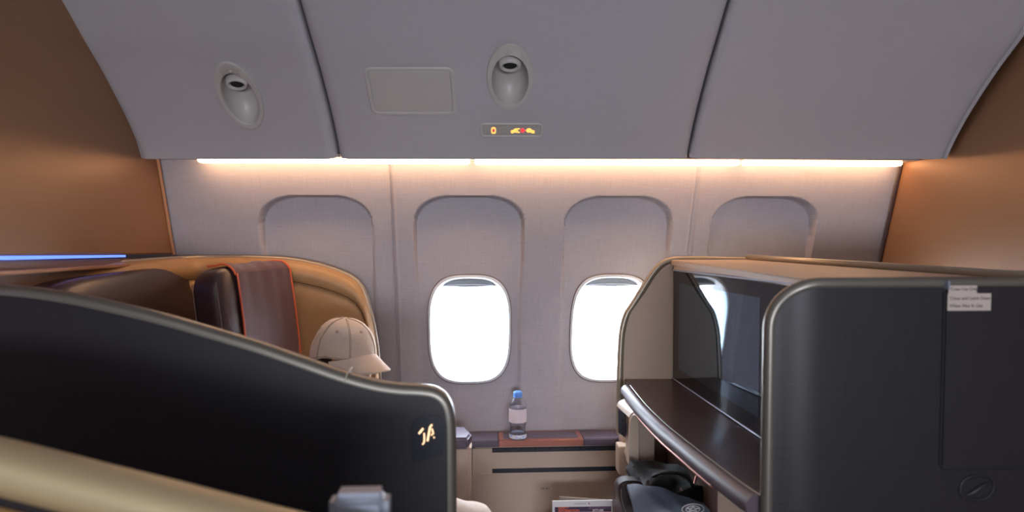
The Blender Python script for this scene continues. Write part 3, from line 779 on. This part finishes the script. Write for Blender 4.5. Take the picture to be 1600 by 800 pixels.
# curved head
hA, hB = P(969, 622, 2.20), P(992, 648, 2.12)
rings = []
for k in range(13):
    t_ = k/12; a_ = -1.2+2.2*t_
    top_ = P(972, 618, 2.22).lerp(P(1003, 655, 2.10), 0)
    b0 = V((.040*math.sin(a_)*.8, 0, .020*math.cos(a_)-.02))
    rings.append(b0)
ax0, ax1 = P(966, 630, 2.24), P(986, 648, 2.06)
rr0 = []
for e_, c_ in ((0, ax0), (1, ax1)):
    outer = [c_+V((.028+.034*math.sin(a_), 0, -.012+.026*math.cos(a_))) for a_ in [-1.45+2.5*k/12 for k in range(13)]]
    inner_ = [c_+V((.028+.029*math.sin(a_), 0, -.012+.021*math.cos(a_))) for a_ in [-1.45+2.5*k/12 for k in range(13)]][::-1]
    rr0.append(outer+inner_)
link('head', loft([rr0[0], [a_.lerp(b_, .33) for a_, b_ in zip(*rr0)], [a_.lerp(b_, .66) for a_, b_ in zip(*rr0)], rr0[1]]), M_creaml, lm)
# outlet strip
q = P(971, 660, 2.30)
ol = link('outlet_panel', prism([P(966, 640, 2.31), P(977, 646, 2.28), P(977, 684, 2.28), P(966, 676, 2.31)], (.01, .03, 0), .001), M_slot)
tag(ol, 'narrow dark socket panel at the right end of the window ledge', 'socket panel')
for py in (652, 663, 672): link('socket', span(q.x-.003, q.x+.003, q.y-.026, q.y-.018, P(971, py+4, 2.3).z, P(971, py, 2.3).z, .001), M_dark, ol)
pb = link('corner_post', span(P(978, 660, 2.43).x, P(1000, 660, 2.43).x, 2.43, 2.50, zl_-.03, P(990, 640, 2.3).z, .004), M_cream)
tag(pb, 'short cream corner post between ledge and swing-arm lamp', 'post')

# ------------------------------------------------------------------ bottle
bc = QZ(809, 685.5, zl_+.0015); R0 = 27.5/2/F*(bc-O).dot(FW); hb = (bc-O).dot(FW)*75/F
bt = empty('water_bottle', bc, 'small clear plastic water bottle with a blue cap on the copper-framed tray', 'bottle')
pr = [(.3, .012), (.75, .0), (.93, .015), (.98, .05), (.90, .10), (.97, .15), (.90, .20), (.88, .27), (.97, .33), (1.0, .37), (1.0, .62), (1.0, .68), (.97, .72), (.86, .77), (.62, .845), (.46, .885), (.44, .90)]
link('bottle_body', lathe([(a_*R0, b_*hb) for a_, b_ in pr], bc, 40, cap=False), M_pet, bt)
link('bottle_cap', lathe([(.001, .995*hb), (.40*R0, 1.0*hb), (.49*R0, .985*hb), (.51*R0, .96*hb), (.51*R0, .90*hb), (.47*R0, .895*hb)][::-1], bc, 32, cap=False), M_bcap, bt)
link('label_film', lathe([(1.012*R0, .375*hb), (1.012*R0, .655*hb)], bc, 40, cap=False), M_blab, bt)
link('neck_ring', tube([bc+V((.50*R0*math.cos(a_), .50*R0*math.sin(a_), .888*hb)) for a_ in [2*PI*k/28 for k in range(28)]], .0014, None, 6, True), M_bcap, bt)
link('water', lathe([(.2*R0, .014*hb), (.86*R0, .025*hb), (.93*R0, .06*hb), (.86*R0, .12*hb), (.86*R0, .27*hb), (.93*R0, .35*hb), (.95*R0, .60*hb), (.0005, .602*hb)], bc, 36, cap=True), glassmat('water', (.97, .98, 1), .3, .0, .02), bt)
bm = bmesh.new()
for k in range(9):
    a_ = -PI/2-1.1+2.2*k/8; c_ = bc+V((.97*R0*math.cos(a_), .97*R0*math.sin(a_), hb*(.07+.03*math.sin(k*2.4))))
    tube([c_, c_+V((.004*math.cos(k*2.), 0, .005*math.sin(k*1.7)))], .0022, bm, 6)
link('base_print', bm, M_bcap, bt)
bm = lathe([(1.0*R0, .045*hb), (1.0*R0, .125*hb)], bc, 40, cap=False); link('base_label', bm, halfmat('base_label', (240, 240, 250), .85), bt)

# ------------------------------------------------------------------ magazines
def mag(px0, py0, px1, py1, d, tilt, thick, m, name, lab, cat, x1dy=0):
    a_, b_ = P(px0, py0, d), P(px1, py1, d); ex_ = (b_-a_).normalized(); ey_ = (UP*.96-FW*.25*tilt).normalized(); nn = ex_.cross(ey_).normalized()
    w_ = (b_-a_).length; h_ = w_*1.30
    pts = [a_, b_, b_-ey_*h_, a_-ey_*h_]
    return link(name, prism(pts, nn*-thick, .0006), m, None, False), a_, ex_, ey_, nn, w_
o1, a_, ex_, ey_, nn, w_ = mag(874, 776, 946, 781, 2.38, 0, .004, M_stick, 'leaflet', '', '')
tag(o1, 'plain cream leaflet standing behind the safety magazine', 'leaflet')
o1, a_, ex_, ey_, nn, w_ = mag(863, 783, 957, 781.5, 2.33, 0, .006, M_white, 'safety_magazine', '', '')
tag(o1, 'white safety information card with purple and orange bands in the rack', 'magazine')
M_pur = mat('purple_print', (58, 34, 62), .5); M_org = mat('orange_print', (222, 96, 52), .5)
def band(u0, u1, v0, v1, m, nm):
    q = [a_+ex_*w_*u-ey_*w_*v+nn*.0004 for u, v in ((u0, v0), (u1, v0), (u1, v1), (u0, v1))]
    link(nm, prism(q, nn*.0003, 0), m, o1, False)
band(.04, .60, .10, .185, M_pur, 'printed_band'); band(.60, .98, .10, .15, mat('mauve_print', (96, 70, 96), .5), 'printed_band'); band(.60, .98, .15, .185, M_pur, 'printed_band')
band(.04, .07, .185, 1.2, M_pur, 'printed_border'); band(.52, .98, .19, .26, M_org, 'printed_band')
text_mesh('lettering', 'SAFETY', a_+ex_*w_*.10-ey_*w_*.135+nn*.001, ex_, ey_, .0105, M_org, o1, .0002, bold=.0003)
text_mesh('lettering', 'INFORMATION', a_+ex_*w_*.10-ey_*w_*.178+nn*.001, ex_, ey_, .0105, M_org, o1, .0002, bold=.0003)
text_mesh('lettering', 'B777-300', a_+ex_*w_*.67-ey_*w_*.178+nn*.001, ex_, ey_, .0095, M_white, o1, .0002, bold=.0003)
band(.36, .56, .045, .055, M_silver, 'printed_line'); band(.60, .62, .035, .065, M_copper, 'printed_mark')
rk = empty('literature_pocket', P(910, 850, 2.34), 'cream literature pocket holding the magazine below the ledge', 'pocket')
zz = P(910, 830, 2.33).z
link('pocket_front', span(P(855, 830, 2.30).x, P(965, 830, 2.30).x, 2.285, 2.30, zz-.22, zz, .004), M_cream, rk)
link('pocket_base', span(P(855, 830, 2.30).x, P(965, 830, 2.30).x, 2.285, yp-.001, zz-.235, zz-.22, .004), M_cream, rk)

# ================================================================== left suite: aisle-side shell
YS = 1.30
top_px = [(-260, 441), (-120, 443), (0, 448), (60, 454), (120, 464), (180, 477), (250, 494), (320, 514), (400, 538), (470, 562), (530, 583), (580, 597), (620, 603.5), (655, 605.5), (678, 609), (694, 618), (704, 632), (709, 650), (711, 672), (711.5, 720)]
tp = [QY(x, y, YS) for x, y in top_px]
tp = catmull(tp, 5)
sh = empty('privacy_shell', (-.8, YS+.02, 0), 'charcoal woven suite shell with pewter rim and lit 1A sign, at left', 'suite shell')
xe = tp[-1].x
def offs(pts, d):
    out = []
    for i, p in enumerate(pts):
        tg = (pts[min(i+1, len(pts)-1)]-pts[max(i-1, 0)]).normalized(); n_ = V((-tg.z, 0, tg.x)); n_ = n_ if (n_.z < 0 or (abs(n_.z) < .2 and n_.x < 0)) else -n_
        out.append(p+n_*d)
    return out
ins = offs(tp, .011)
pts = ins + [V((ins[-1].x, YS, .02)), V((ins[0].x, YS, .02))]
# slab made of vertical strips for clean shading
bm = prism([V((p.x, YS+.006, p.z)) for p in pts], (0, .034, 0), 0)
link('shell_panel', bm, M_shell, sh, True, 30)
rpth = [V((p.x, YS+.022, p.z)) for p in offs(tp, .010)] + [V((xe-.010, YS+.022, z)) for z in (.7, .4, .05)]
rings = []
prevn = None
for i, p in enumerate(rpth):
    tg = (rpth[min(i+1, len(rpth)-1)]-rpth[max(i-1, 0)]).normalized(); n_ = V((-tg.z, 0, tg.x)).normalized()
    if n_.z < -.05 or (abs(n_.z) <= .05 and n_.x < 0): n_ = -n_
    rings.append([p+n_*a_+V((0, b_, 0)) for a_, b_ in ((-.006, -.022), (.003, -.023), (.008, -.019), (.011, -.011), (.0115, 0), (.011, .011), (.008, .019), (.003, .023), (-.006, .022))])
link('rim', loft(rings), M_rim, sh, True, 50)
jx = QY(541, 586, YS)
link('rim_joint', rbox((jx.x, YS+.022, jx.z-.004), (.0022, .048, .022), .0005, Matrix.Rotation(.32, 3, 'Y')), M_rimw, sh)
link('inner_lining', prism([V((p.x, YS+.040, p.z)) for p in offs(tp, .02)] + [V((xe-.02, YS+.040, .05)), V((tp[0].x, YS+.040, .05))], (0, .012, 0), 0), M_cream, sh)
# lit row sign
sq = [QY(x, y, YS+.0055) for x, y in ((643, 672), (646, 660), (655, 651), (668, 648), (686, 650), (692, 657), (694, 676), (692, 706), (684, 712), (650, 722), (643, 717))]
sgn = link('sign_plate', prism(catmull(sq, 3, True), (0, -.0015, 0), .0004), mat('sign_plate_dark', (34, 36, 46), .3), sh)
bm = bmesh.new()
def stroke(pp_, r_): tube([QY(x, y, YS+.002) for x, y in pp_], r_, bm, 8)
stroke([(654.5, 677.5), (657.5, 674), (661, 669.5)], .0019); stroke([(662.8, 677), (663, 688), (662.3, 692), (660, 694.5)], .0014)
link('lit_number', bm, M_lit, sgn)
bm = bmesh.new()
stroke([(668, 689), (670, 678), (671.8, 667.5), (675, 663.5)], .0018); stroke([(675, 670), (677.2, 677.5), (673.5, 680)], .0014); stroke([(678, 682.5), (678.4, 684.5)], .0013)
link('lit_letter', bm, M_lit, sgn)

# ------------------------------------------------------------------ seat with wrap-around padded shell
XB = QZ(0, 422, 0).x if False else None
zs_ = P(285, 403, 2.33).z
cA = QZ(-60, 427, zs_); cB = QZ(285, 403.5, zs_)
Yw = min(cB.y, wally(zs_)-.035)
top3 = []
for k in range(18): top3.append(cA.lerp(cB, k/18))
corner = [cB+V((.0, .0, 0)), cB+V((.02, .035, 0)), cB+V((.06, .05, 0))]
top3 += corner
Ysd = cB.y+.05
side_px = [(340, 402.5), (390, 402.5), (440, 404.5), (470, 408.5), (500, 415), (525, 423), (545, 431.5), (557, 440), (566, 452), (572, 468), (578, 490), (583, 512), (588, 545), (592, 600)]
top3 += [QY(x, y, Ysd) for x, y in side_px if QY(x, y, Ysd).x > corner[-1].x+.01]
seat = empty('suite_seat', (-.9, 1.95, 0), 'tan leather suite seat with wrap-around padded shell and brown cushions', 'seat')
def plan_n(i, pts):
    tg = pts[min(i+1, len(pts)-1)]-pts[max(i-1, 0)]; tg = V((tg.x, tg.y, 0))
    if tg.length < 1e-5: tg = V((1, 0, 0))
    tg.normalize(); return V((tg.y, -tg.x, 0))         # inward (to the passenger)
PN = [plan_n(i, top3) for i in range(len(top3))]
def ring_at(p, n_):
    H_ = max(.05, p.z-.35)
    pr_ = [(-.026, -H_), (-.026, -.03), (-.024, -.010), (-.018, -.002), (-.008, .0), (.004, -.002), (.016, -.007), (.026, -.016), (.033, -.030), (.035, -.045), (.031, -.060), (.024, -.070), (.019, -.0745), (.024, -.079), (.028, -.090), (.030, -.12), (.030, -H_)]
    return [p + n_*(a_) + V((0, 0, max(b_, -H_))) for a_, b_ in pr_]
rings = [ring_at(p, n_) for p, n_ in zip(top3, PN)]
link('padded_lining', loft(rings), M_leath, seat, True, 60)
tpath = [p-n_*.020+V((0, 0, -.001)) for p, n_ in zip(top3, PN)]
link('shell_trim', tube(tpath, .0085), M_rimw, seat)
link('outer_shell', loft([[p-n_*.027+V((0, 0, z)) for z in (-.012, -(p.z-.1))]+[p-n_*.033+V((0, 0, z)) for z in (-(p.z-.1), -.012)] for p, n_ in zip(top3[:-1], PN)], True, True), M_cream, seat)
for dz_ in (.072, .079):
    pth = [p+n_*.0225+V((0, 0, -dz_)) for p, n_ in zip(top3, PN)][:-4]
    link('stitching', tube(pth, .0013, n=6), M_lstit, seat)
# brown backrest
zb_ = P(300, 426, 2.1).z
R1 = Matrix.Rotation(math.radians(-6), 3, 'Y')
bx = QX(250, 430, -1.0).x
bm = cushion((-1.02, 2.03, zb_-.32), (.19, .92, .66), R1, p=6, puff=.12)
link('backrest', bm, M_brown, seat, True, 80)
link('backrest_seam', tube([V((-1.03, 1.92, zb_-.33)) + R1 @ V((.062*math.cos(0)+.0, .318*s_, .0)) + V((0, 0, 0)) for s_ in (-1, -1)] if False else [V((-1.02, 2.00, zb_-.32)) + R1 @ V((.088, -.30, z)) for z in (-.2, -.1, 0, .1, .2, .27)], .0015, n=6), M_seam, seat)
# headrest cushion
hA_, hB_ = P(352, 480, 1.97), P(466, 480, 2.34)
ax = (hB_-hA_); ax.z = 0; wH = ax.length; ax.normalize(); nH = V((ax.y, -ax.x, 0)); hz1 = P(400, 415, 2.1).z; hz0 = P(455, 562, 2.3).z
cH = (hA_+hB_)/2 - nH*.055; cH.z = (hz0+hz1)/2
RH = Matrix((nH, ax, V((0, 0, 1)))).transposed() @ Matrix.Rotation(math.radians(-7), 3, 'Y')
link('headrest', cushion(cH, (.115, wH*1.06, hz1-hz0), RH, p=5, puff=.10), M_brown, seat, True, 80)
def HP(a_, b_, h):   # on the headrest face: a in -1..1 across, b in -1..1 up
    return cH + RH @ V((.0575+h, a_*wH*.53, b_*(hz1-hz0)/2))
def drape(a0, a1, name, m, r_=None):
    rings_ = []
    bs = [-.93, -.8, -.6, -.4, -.2, 0, .2, .4, .6, .74, .84]
    na = 26
    cols = []
    for k in range(na+1):
        a_ = a0+(a1-a0)*k/na
        fold = .0022*math.sin(k*.95)+.0022*math.sin(k*.43+1)
        pf = .10*.0575*(1-(a_*.9)**2)
        col_ = [HP(a_, b_, pf*(1-b_*b_)+.004+fold*(.5+b_*.5)-(.010*max(0, abs(a_)-.75)/.25)) for b_ in bs]
        Hh_ = (hz1-hz0)/2
        for q_ in range(1, 8):
            an = PI/2*q_/7; rad = .042
            col_.append(cH+RH @ V((.0575-rad+(rad+.003)*math.cos(an), a_*wH*.53, Hh_-rad+(rad+.005+fold)*math.sin(an))))
        for x_ in (-.02, -.05): col_.append(cH+RH @ V((.0575-.042+x_, a_*wH*.53, Hh_+.005)))
        cols.append(col_)
    if r_ is None:
        bm = loft(cols, False, False)
        ex = bmesh.ops.extrude_face_region(bm, geom=bm.faces[:])
        for v in [g for g in ex['geom'] if isinstance(g, bmesh.types.BMVert)]: v.co -= nH*.003
        return link(name, bm, m, seat, True, 80), cols
cl, cols = drape(-.62, .80, 'headrest_cloth', M_maroon)
for c_ in (cols[0], cols[-1]): link('piping', tube([p+nH*.001 for p in c_], .0032, n=8), M_orange, cl)
pth = [HP(-.97, b_, -.012-.004*b_*b_) for b_ in [-.9+.18*k for k in range(10)]]
link('headrest_seam', tube(pth, .0014, n=6), M_seam, seat)
pth = [HP(-1.0, b_, -.09) for b_ in [-.9+.18*k for k in range(10)]]
link('headrest_seam', tube(pth, .0014, n=6), M_seam, seat)
# seat cushion, base, armrest (behind the shell)
link('seat_cushion', cushion((-.62, 1.93, .42), (.62, .66, .15), p=5), M_brown, seat, True, 80)
link('seat_base', span(-.95, -.35, 1.62, 2.24, .01, .35, .02), M_cream, seat)
link('armrest', cushion((-.60, 2.29, .60), (.55, .09, .10), p=5), M_brown, seat, True, 80)
link('armrest', cushion((-.60, 1.50, .60), (.55, .09, .10), p=5), M_brown, seat, True, 80)

# ------------------------------------------------------------------ person
hc = P(537, 572, 2.03)                                   # head centre
hip = V((-.70, 1.93, .60)); chest = V((-.64, 1.94, .90)); neck = V((hc.x-.045, hc.y+.0, hc.z-.135))
shL, shR = chest+V((.01, .17, .05)), chest+V((.01, -.17, .05))
knR = P(750, 800, 1.98)+V((.0, 0, -.016)); knL = V((-.22, 2.08, .56))
def skin(name, nodes, edges, m=None, parent=None, lvl=2):
    me = bpy.data.meshes.new(name); keys = list(nodes); me.from_pydata([nodes[k][0] for k in keys], [(keys.index(a_), keys.index(b_)) for a_, b_ in edges], [])
    o = bpy.data.objects.new(name, me); COL.objects.link(o)
    md = o.modifiers.new('s', 'SKIN')
    for i, k in enumerate(keys):
        r_ = nodes[k][1]; r_ = r_ if isinstance(r_, tuple) else (r_, r_)
        me.skin_vertices[0].data[i].radius = r_; me.skin_vertices[0].data[i].use_root = (i == 0)
    sb = o.modifiers.new('b', 'SUBSURF'); sb.levels = lvl; sb.render_levels = lvl
    bpy.context.view_layer.update()
    m2 = bpy.data.meshes.new_from_object(o.evaluated_get(bpy.context.evaluated_depsgraph_get()))
    bpy.data.objects.remove(o); bm = bmesh.new(); bm.from_mesh(m2); bpy.data.meshes.remove(m2); return bm
person = empty('person', (-.62, 1.93, 0), 'seated person in a beige baseball cap and white trousers, looking down, beside the window', 'person')
bm = bmesh.new()
fwd = V((math.cos(math.radians(-36)), math.sin(math.radians(-24)), 0)); tilt = math.radians(22)
RHd = Matrix.Rotation(math.radians(-36), 3, 'Z') @ Matrix.Rotation(tilt, 3, 'Y')     # local +x forward, pitched down
# head: sculpted ellipsoid
hb_ = bmesh.new(); bmesh.ops.create_uvsphere(hb_, u_segments=48, v_segments=36, radius=1)
for v in hb_.verts:
    x, y, z = v.co
    wy = .076*(1 - .22*max(0, -z)**1.3); wx = .096*(1 - .10*max(0, -z)); wz = .118
    X, Y, Z = x*wx, y*wy, z*wz
    if x > 0:
        g = lambda cy, cz, sy, sz: math.exp(-((Y-cy)/sy)**2-((Z-cz)/sz)**2)
        X += .024*g(0, -.030, .011, .016)+.014*g(0, -.008, .009, .022)          # nose
        X -= .010*(g(.031, .002, .016, .012)+g(-.031, .002, .016, .012))       # eye sockets
        X += .005*(g(.031, .018, .02, .007)+g(-.031, .018, .02, .007))         # brows
        X += .006*(g(0, -.062, .020, .005)+g(0, -.073, .018, .005))-.004*g(0, -.0675, .022, .002)   # lips
        X += .010*g(0, -.100, .018, .014)                                        # chin
    v.co = RHd @ V((X, Y, Z)) + hc
for s_ in (-1, 1):
    for k, (rx, rz) in enumerate(((.016, .030),)):
        eb = bmesh.new(); bmesh.ops.create_uvsphere(eb, u_segments=16, v_segments=12, radius=1)
        for v in eb.verts: v.co = RHd @ V((-.005+v.co.x*rx-.3*abs(v.co.y)*.01, s_*(.077+.004*v.co.x)+v.co.y*.007, -.010+v.co.z*rz)) + hc
        merge(hb_, eb)
body_nodes = {'hip': (hip, (.12, .15)), 'sp': ((hip+chest)/2, (.10, .14)), 'ch': (chest, (.11, .15)), 'nk': (neck, .056), 'hd': (hc+V((-.02, 0, -.03)), .06)}
edges = [('hip', 'sp'), ('sp', 'ch'), ('ch', 'nk'), ('nk', 'hd')]
for s_, sh_, side in ((1, shL, 'L'), (-1, shR, 'R')):
    el_ = sh_+V((.10, s_*.04, -.26)); wr = el_+V((.23, -s_*.10, -.02)); hd_ = wr+V((.07, -s_*.02, -.01))
    body_nodes['sh'+side] = (sh_, .058); body_nodes['el'+side] = (el_, .042); body_nodes['wr'+side] = (wr, (.024, .030)); body_nodes['ha'+side] = (hd_, (.016, .036))
    edges += [('ch', 'sh'+side), ('sh'+side, 'el'+side), ('el'+side, 'wr'+side), ('wr'+side, 'ha'+side)]
    kn = knL if s_ > 0 else knR; hp_ = hip+V((.03, s_*.09, -.03)); an = V((kn.x+.06, kn.y-s_*.02, .10 if s_ > 0 else .22)); ft = an+V((.16, 0, -.05))
    body_nodes['hp'+side] = (hp_, .085); body_nodes['kn'+side] = (kn, .055); body_nodes['cf'+side] = (kn.lerp(an, .35), .052); body_nodes['an'+side] = (an, .034); body_nodes['ft'+side] = (ft, (.030, .040))
    edges += [('hip', 'hp'+side), ('hp'+side, 'kn'+side), ('kn'+side, 'cf'+side), ('cf'+side, 'an'+side), ('an'+side, 'ft'+side)]
bb = skin('b', body_nodes, edges)
merge(bb, hb_)
for side, s_ in (('L', 1), ('R', -1)):
    base = V(body_nodes['ha'+side][0])
    for k in range(4):
        lat_ = (k-1.5)*.019; ln = (.030, .034, .032, .026)[k]
        p0 = base+V((-.01, lat_, .002)); p1 = base+V((.032, lat_*1.1, 0)); p2 = p1+V((ln*.9, lat_*.1, -.012)); p3 = p2+V((ln*.5, 0, -.022)); p4 = p3+V((.004, 0, -.018))
        tube(catmull([p0, p1, p2, p3, p4], 4), [.0095-.00018*q for q in range(17)], bb, 10)
    p0 = base+V((-.02, -s_*.02, 0)); tube(catmull([p0, p0+V((.02, -s_*.025, .002)), p0+V((.045, -s_*.032, -.006)), p0+V((.062, -s_*.026, -.014))], 4), .0105, bb, 10)
def remesh(bm_, vox, name, m, parent, smooth=6):
    me = bpy.data.meshes.new('t'); bm_.to_mesh(me); bm_.free(); o = bpy.data.objects.new('t', me); COL.objects.link(o)
    md = o.modifiers.new('r', 'REMESH'); md.mode = 'VOXEL'; md.voxel_size = vox
    ms = o.modifiers.new('s', 'SMOOTH'); ms.iterations = smooth; ms.factor = .5
    bpy.context.view_layer.update()
    m2 = bpy.data.meshes.new_from_object(o.evaluated_get(bpy.context.evaluated_depsgraph_get())); bpy.data.objects.remove(o)
    b2 = bmesh.new(); b2.from_mesh(m2); bpy.data.meshes.remove(m2)
    seen = set(); best = []
    for v0 in b2.verts:
        if v0 in seen: continue
        st = [v0]; seen.add(v0); isl = []
        while st:
            q = st.pop(); isl.append(q)
            for e in q.link_edges:
                o_ = e.other_vert(q)
                if o_ not in seen: seen.add(o_); st.append(o_)
        if len(isl) > len(best): best = isl
    bs_ = set(best); bmesh.ops.delete(b2, geom=[v for v in b2.verts if v not in bs_], context='VERTS')
    return link(name, b2, m, parent, True, 180)
remesh(bb, .0042, 'body', M_skin, person, 3)
# shirt and trousers
g = body_nodes; up = lambda k, a_: (g[k][0], tuple(x+a_ for x in (g[k][1] if isinstance(g[k][1], tuple) else (g[k][1],)*2)))
nn_ = {k: up(k, .012) for k in ('hip', 'sp', 'ch', 'shL', 'elL', 'shR', 'elR')}
nn_['nk'] = (chest.lerp(neck, .55), .070)
for s__ in 'LR': nn_['fa'+s__] = (V(g['el'+s__][0]).lerp(g['wr'+s__][0], .75), .036)
remesh(skin('s', nn_, [('hip', 'sp'), ('sp', 'ch'), ('ch', 'nk'), ('ch', 'shL'), ('ch', 'shR'), ('shL', 'elL'), ('shR', 'elR'), ('elL', 'faL'), ('elR', 'faR')]), .006, 'shirt', M_shirt, person)
nn_ = {k: up(k, .016) for k in ('hip', 'hpL', 'knL', 'cfL', 'hpR', 'knR', 'cfR')}
nn_['hip'] = (g['hip'][0]+V((0, 0, -.02)), (.135, .165))
for s__ in 'LR': nn_['an'+s__] = (V(g['cf'+s__][0]).lerp(g['an'+s__][0], .85), .048)
bm = skin('t', nn_, [('hip', 'hpL'), ('hip', 'hpR'), ('hpL', 'knL'), ('knL', 'cfL'), ('hpR', 'knR'), ('knR', 'cfR'), ('cfL', 'anL'), ('cfR', 'anR')])
for v in bm.verts: v.co += V((.004*math.sin(v.co.z*70+v.co.x*40), .004*math.sin(v.co.x*55), .005*math.sin(v.co.x*60+v.co.y*35)))
remesh(bm, .006, 'trousers', M_pants, person, 4)
for s__ in 'LR':
    a_, f_ = V(g['an'+s__][0]), V(g['ft'+s__][0]); mid = (a_+f_)/2+V((.01, 0, -.02))
    link('shoe', cushion(mid+V((.01, 0, 0)), (.27, .10, .085), Matrix.Rotation(.25 if s__ == 'R' else .1, 3, 'Y'), p=2.8), M_white, person, True, 80)
# hair under the cap
bm = bmesh.new(); bmesh.ops.create_uvsphere(bm, u_segments=32, v_segments=24, radius=1)
for v in bm.verts:
    x, y, z = v.co; q = V((x*.094-.006, y*.077, z*.112+.004)); 
    if q.x > .02 and q.z < .05: q.x = .02+(q.x-.02)*.1
    if q.z < -.055: q.z = -.055
    v.co = RHd @ q + hc
link('hair', bm, M_hair, person, True, 80)
# white mask edge and ear loop in front of the face
bm = cushion(V((0, 0, 0)), (.03, .11, .085), None, p=2.6, n=10)
for v in bm.verts: v.co = RHd @ (V((v.co.x+.096-.35*abs(v.co.y), v.co.y, v.co.z-.055))) + hc
link('face_mask', bm, M_mask, person, True, 80)
# ---- cap
CR = Matrix.Rotation(math.radians(-42), 3, 'Z') @ Matrix.Rotation(math.radians(7), 3, 'Y')
cc = hc + CR @ V((-.008, 0, .046))
ca, cb_, ch_ = .105, .090, .098
def dome(t_, phi, h=0):      # t 0 rim .. 1 apex
    th = t_*PI/2; rr_ = math.cos(th)**.82; zz_ = math.sin(th)
    wr = (.0016*math.sin(phi*5+t_*9)+.0016*math.sin(phi*9-t_*14)+.0009*math.sin(phi*17+t_*21+2*math.sin(phi*3)))*math.sin(t_*PI)
    pan = 1-.010*abs(math.sin(phi*3))*0
    return cc + CR @ V(((ca+h+wr)*rr_*math.cos(phi)*pan, (cb_+h+wr)*rr_*math.sin(phi)*pan, (ch_+h)*zz_ - .038*max(0, .30-math.cos(phi))*(1-t_)**2))
rings = [[dome(.0, 2*PI*k/72, -.004)+CR@V((0, 0, -.002)) for k in range(72)]] + [[dome(t_/22*.985, 2*PI*k/72) for k in range(72)] for t_ in range(23)]
cap = link('baseball_cap', loft(rings, True, True), M_cap, person, True, 80)
cap['label'] = 'beige cotton baseball cap'
for k in range(6):
    ph = PI/6*1+PI/3*k
    for dl in (-.018, .018):
        link('panel_stitching', tube([dome(t_/20*.97, ph+dl/max(.25, math.cos(t_/20*1.5)), .0006) for t_ in range(21)], .0009, n=6), M_capst, cap)
link('button', lathe([(.009, -.001), (.0085, .003), (.005, .006), (.001, .0065)], (0, 0, 0), 16), M_capst, cap).location = V(0*cc) if False else (dome(1, 0)-wl(person))
link('sweatband_seam', tube([dome(.02, 2*PI*k/60, .0012) for k in range(60)], .0011, None, 6, True), M_capst, cap)
for k in (0, 1, 2, 3):
    p_ = dome(.52, PI/3*(k*1.0)-PI*.66, .0012); link('eyelet', tube([p_, p_+(p_-cc).normalized()*.0015], .0042, n=12), M_capst, cap)
# brim
bm = bmesh.new(); G = []
NB = 30
for i in range(NB+1):
    ph = math.radians(-66+132*i/NB); row = []
    for j in range(9):
        u = j/8
        x0_, y0_ = ca*math.cos(ph), cb_*math.sin(ph)
        ext_ = .084*max(0, math.cos(ph*1.32))**.5
        x_ = x0_+ext_*u; y_ = y0_*(1-.02*u)
        z_ = .012-3.9*(abs(y_)**2)*(.85+.15*u)*1.0 - .026*u
        row.append(bm.verts.new(cc+CR@V((x_, y_, z_))))
    G.append(row)
for i in range(NB):
    for j in range(8): bm.faces.new((G[i][j], G[i+1][j], G[i+1][j+1], G[i][j+1]))
ex = bmesh.ops.extrude_face_region(bm, geom=bm.faces[:])
for v in [q for q in ex['geom'] if isinstance(q, bmesh.types.BMVert)]: v.co += CR@V((0, 0, -.0035))
link('brim', bm, M_cap, cap, True, 60)

# ================================================================== near suite at the bottom left
ns = empty('near_suite_wall', (-.6, .72, 0), 'blurred beige-rimmed centre suite wall in the near left corner', 'suite wall')
np_ = [(-420, 640), (-250, 648), (-100, 662), (0, 682), (90, 704), (180, 727), (270, 749), (360, 772), (440, 792), (520, 812), (640, 845)]
tp2 = catmull([P(x, y, .80) for x, y in np_], 4)
rings = []
for i, p in enumerate(tp2):
    yy = p.y
    rings.append([V((p.x, yy+b_, p.z+a_)) for a_, b_ in ((-.05, .012), (-.012, .012), (-.003, .007), (0, 0), (-.003, -.035), (-.010, -.050), (-.020, -.055), (-.032, -.050), (-.05, -.04))])
link('rim', loft(rings), M_rimn, ns, True, 60)
link('wall_panel', loft([[V((p.x, p.y+.004, p.z-.055)), V((p.x, p.y+.004, .02)), V((p.x, p.y-.03, .02)), V((p.x, p.y-.03, p.z-.055))] for p in tp2]), M_shell, ns)
link('padded_lining', loft([[V((p.x, p.y-.032, p.z-.066)), V((p.x, p.y-.062, p.z-.070)), V((p.x, p.y-.085, p.z-.090)), V((p.x, p.y-.09, p.z-.14)), V((p.x, p.y-.08, .1)), V((p.x, p.y-.032, .1))] for p in tp2]), M_gold, ns, True, 70)
gp = P(560, 772, .86)
po = empty('grey_post', (gp.x, gp.y, 0), 'blurred grey rounded metal post cap at the bottom, right of the beige rim', 'post')
wd_ = 92/F*.86
link('post_cap', rbox((gp.x, gp.y+.015, gp.z-.03), (wd_, .045, .06), .011), M_silver, po)
link('post_column', rbox((gp.x, gp.y+.015, (gp.z-.06)/2), (wd_*.96, .042, gp.z-.06), .010), M_silver, po)
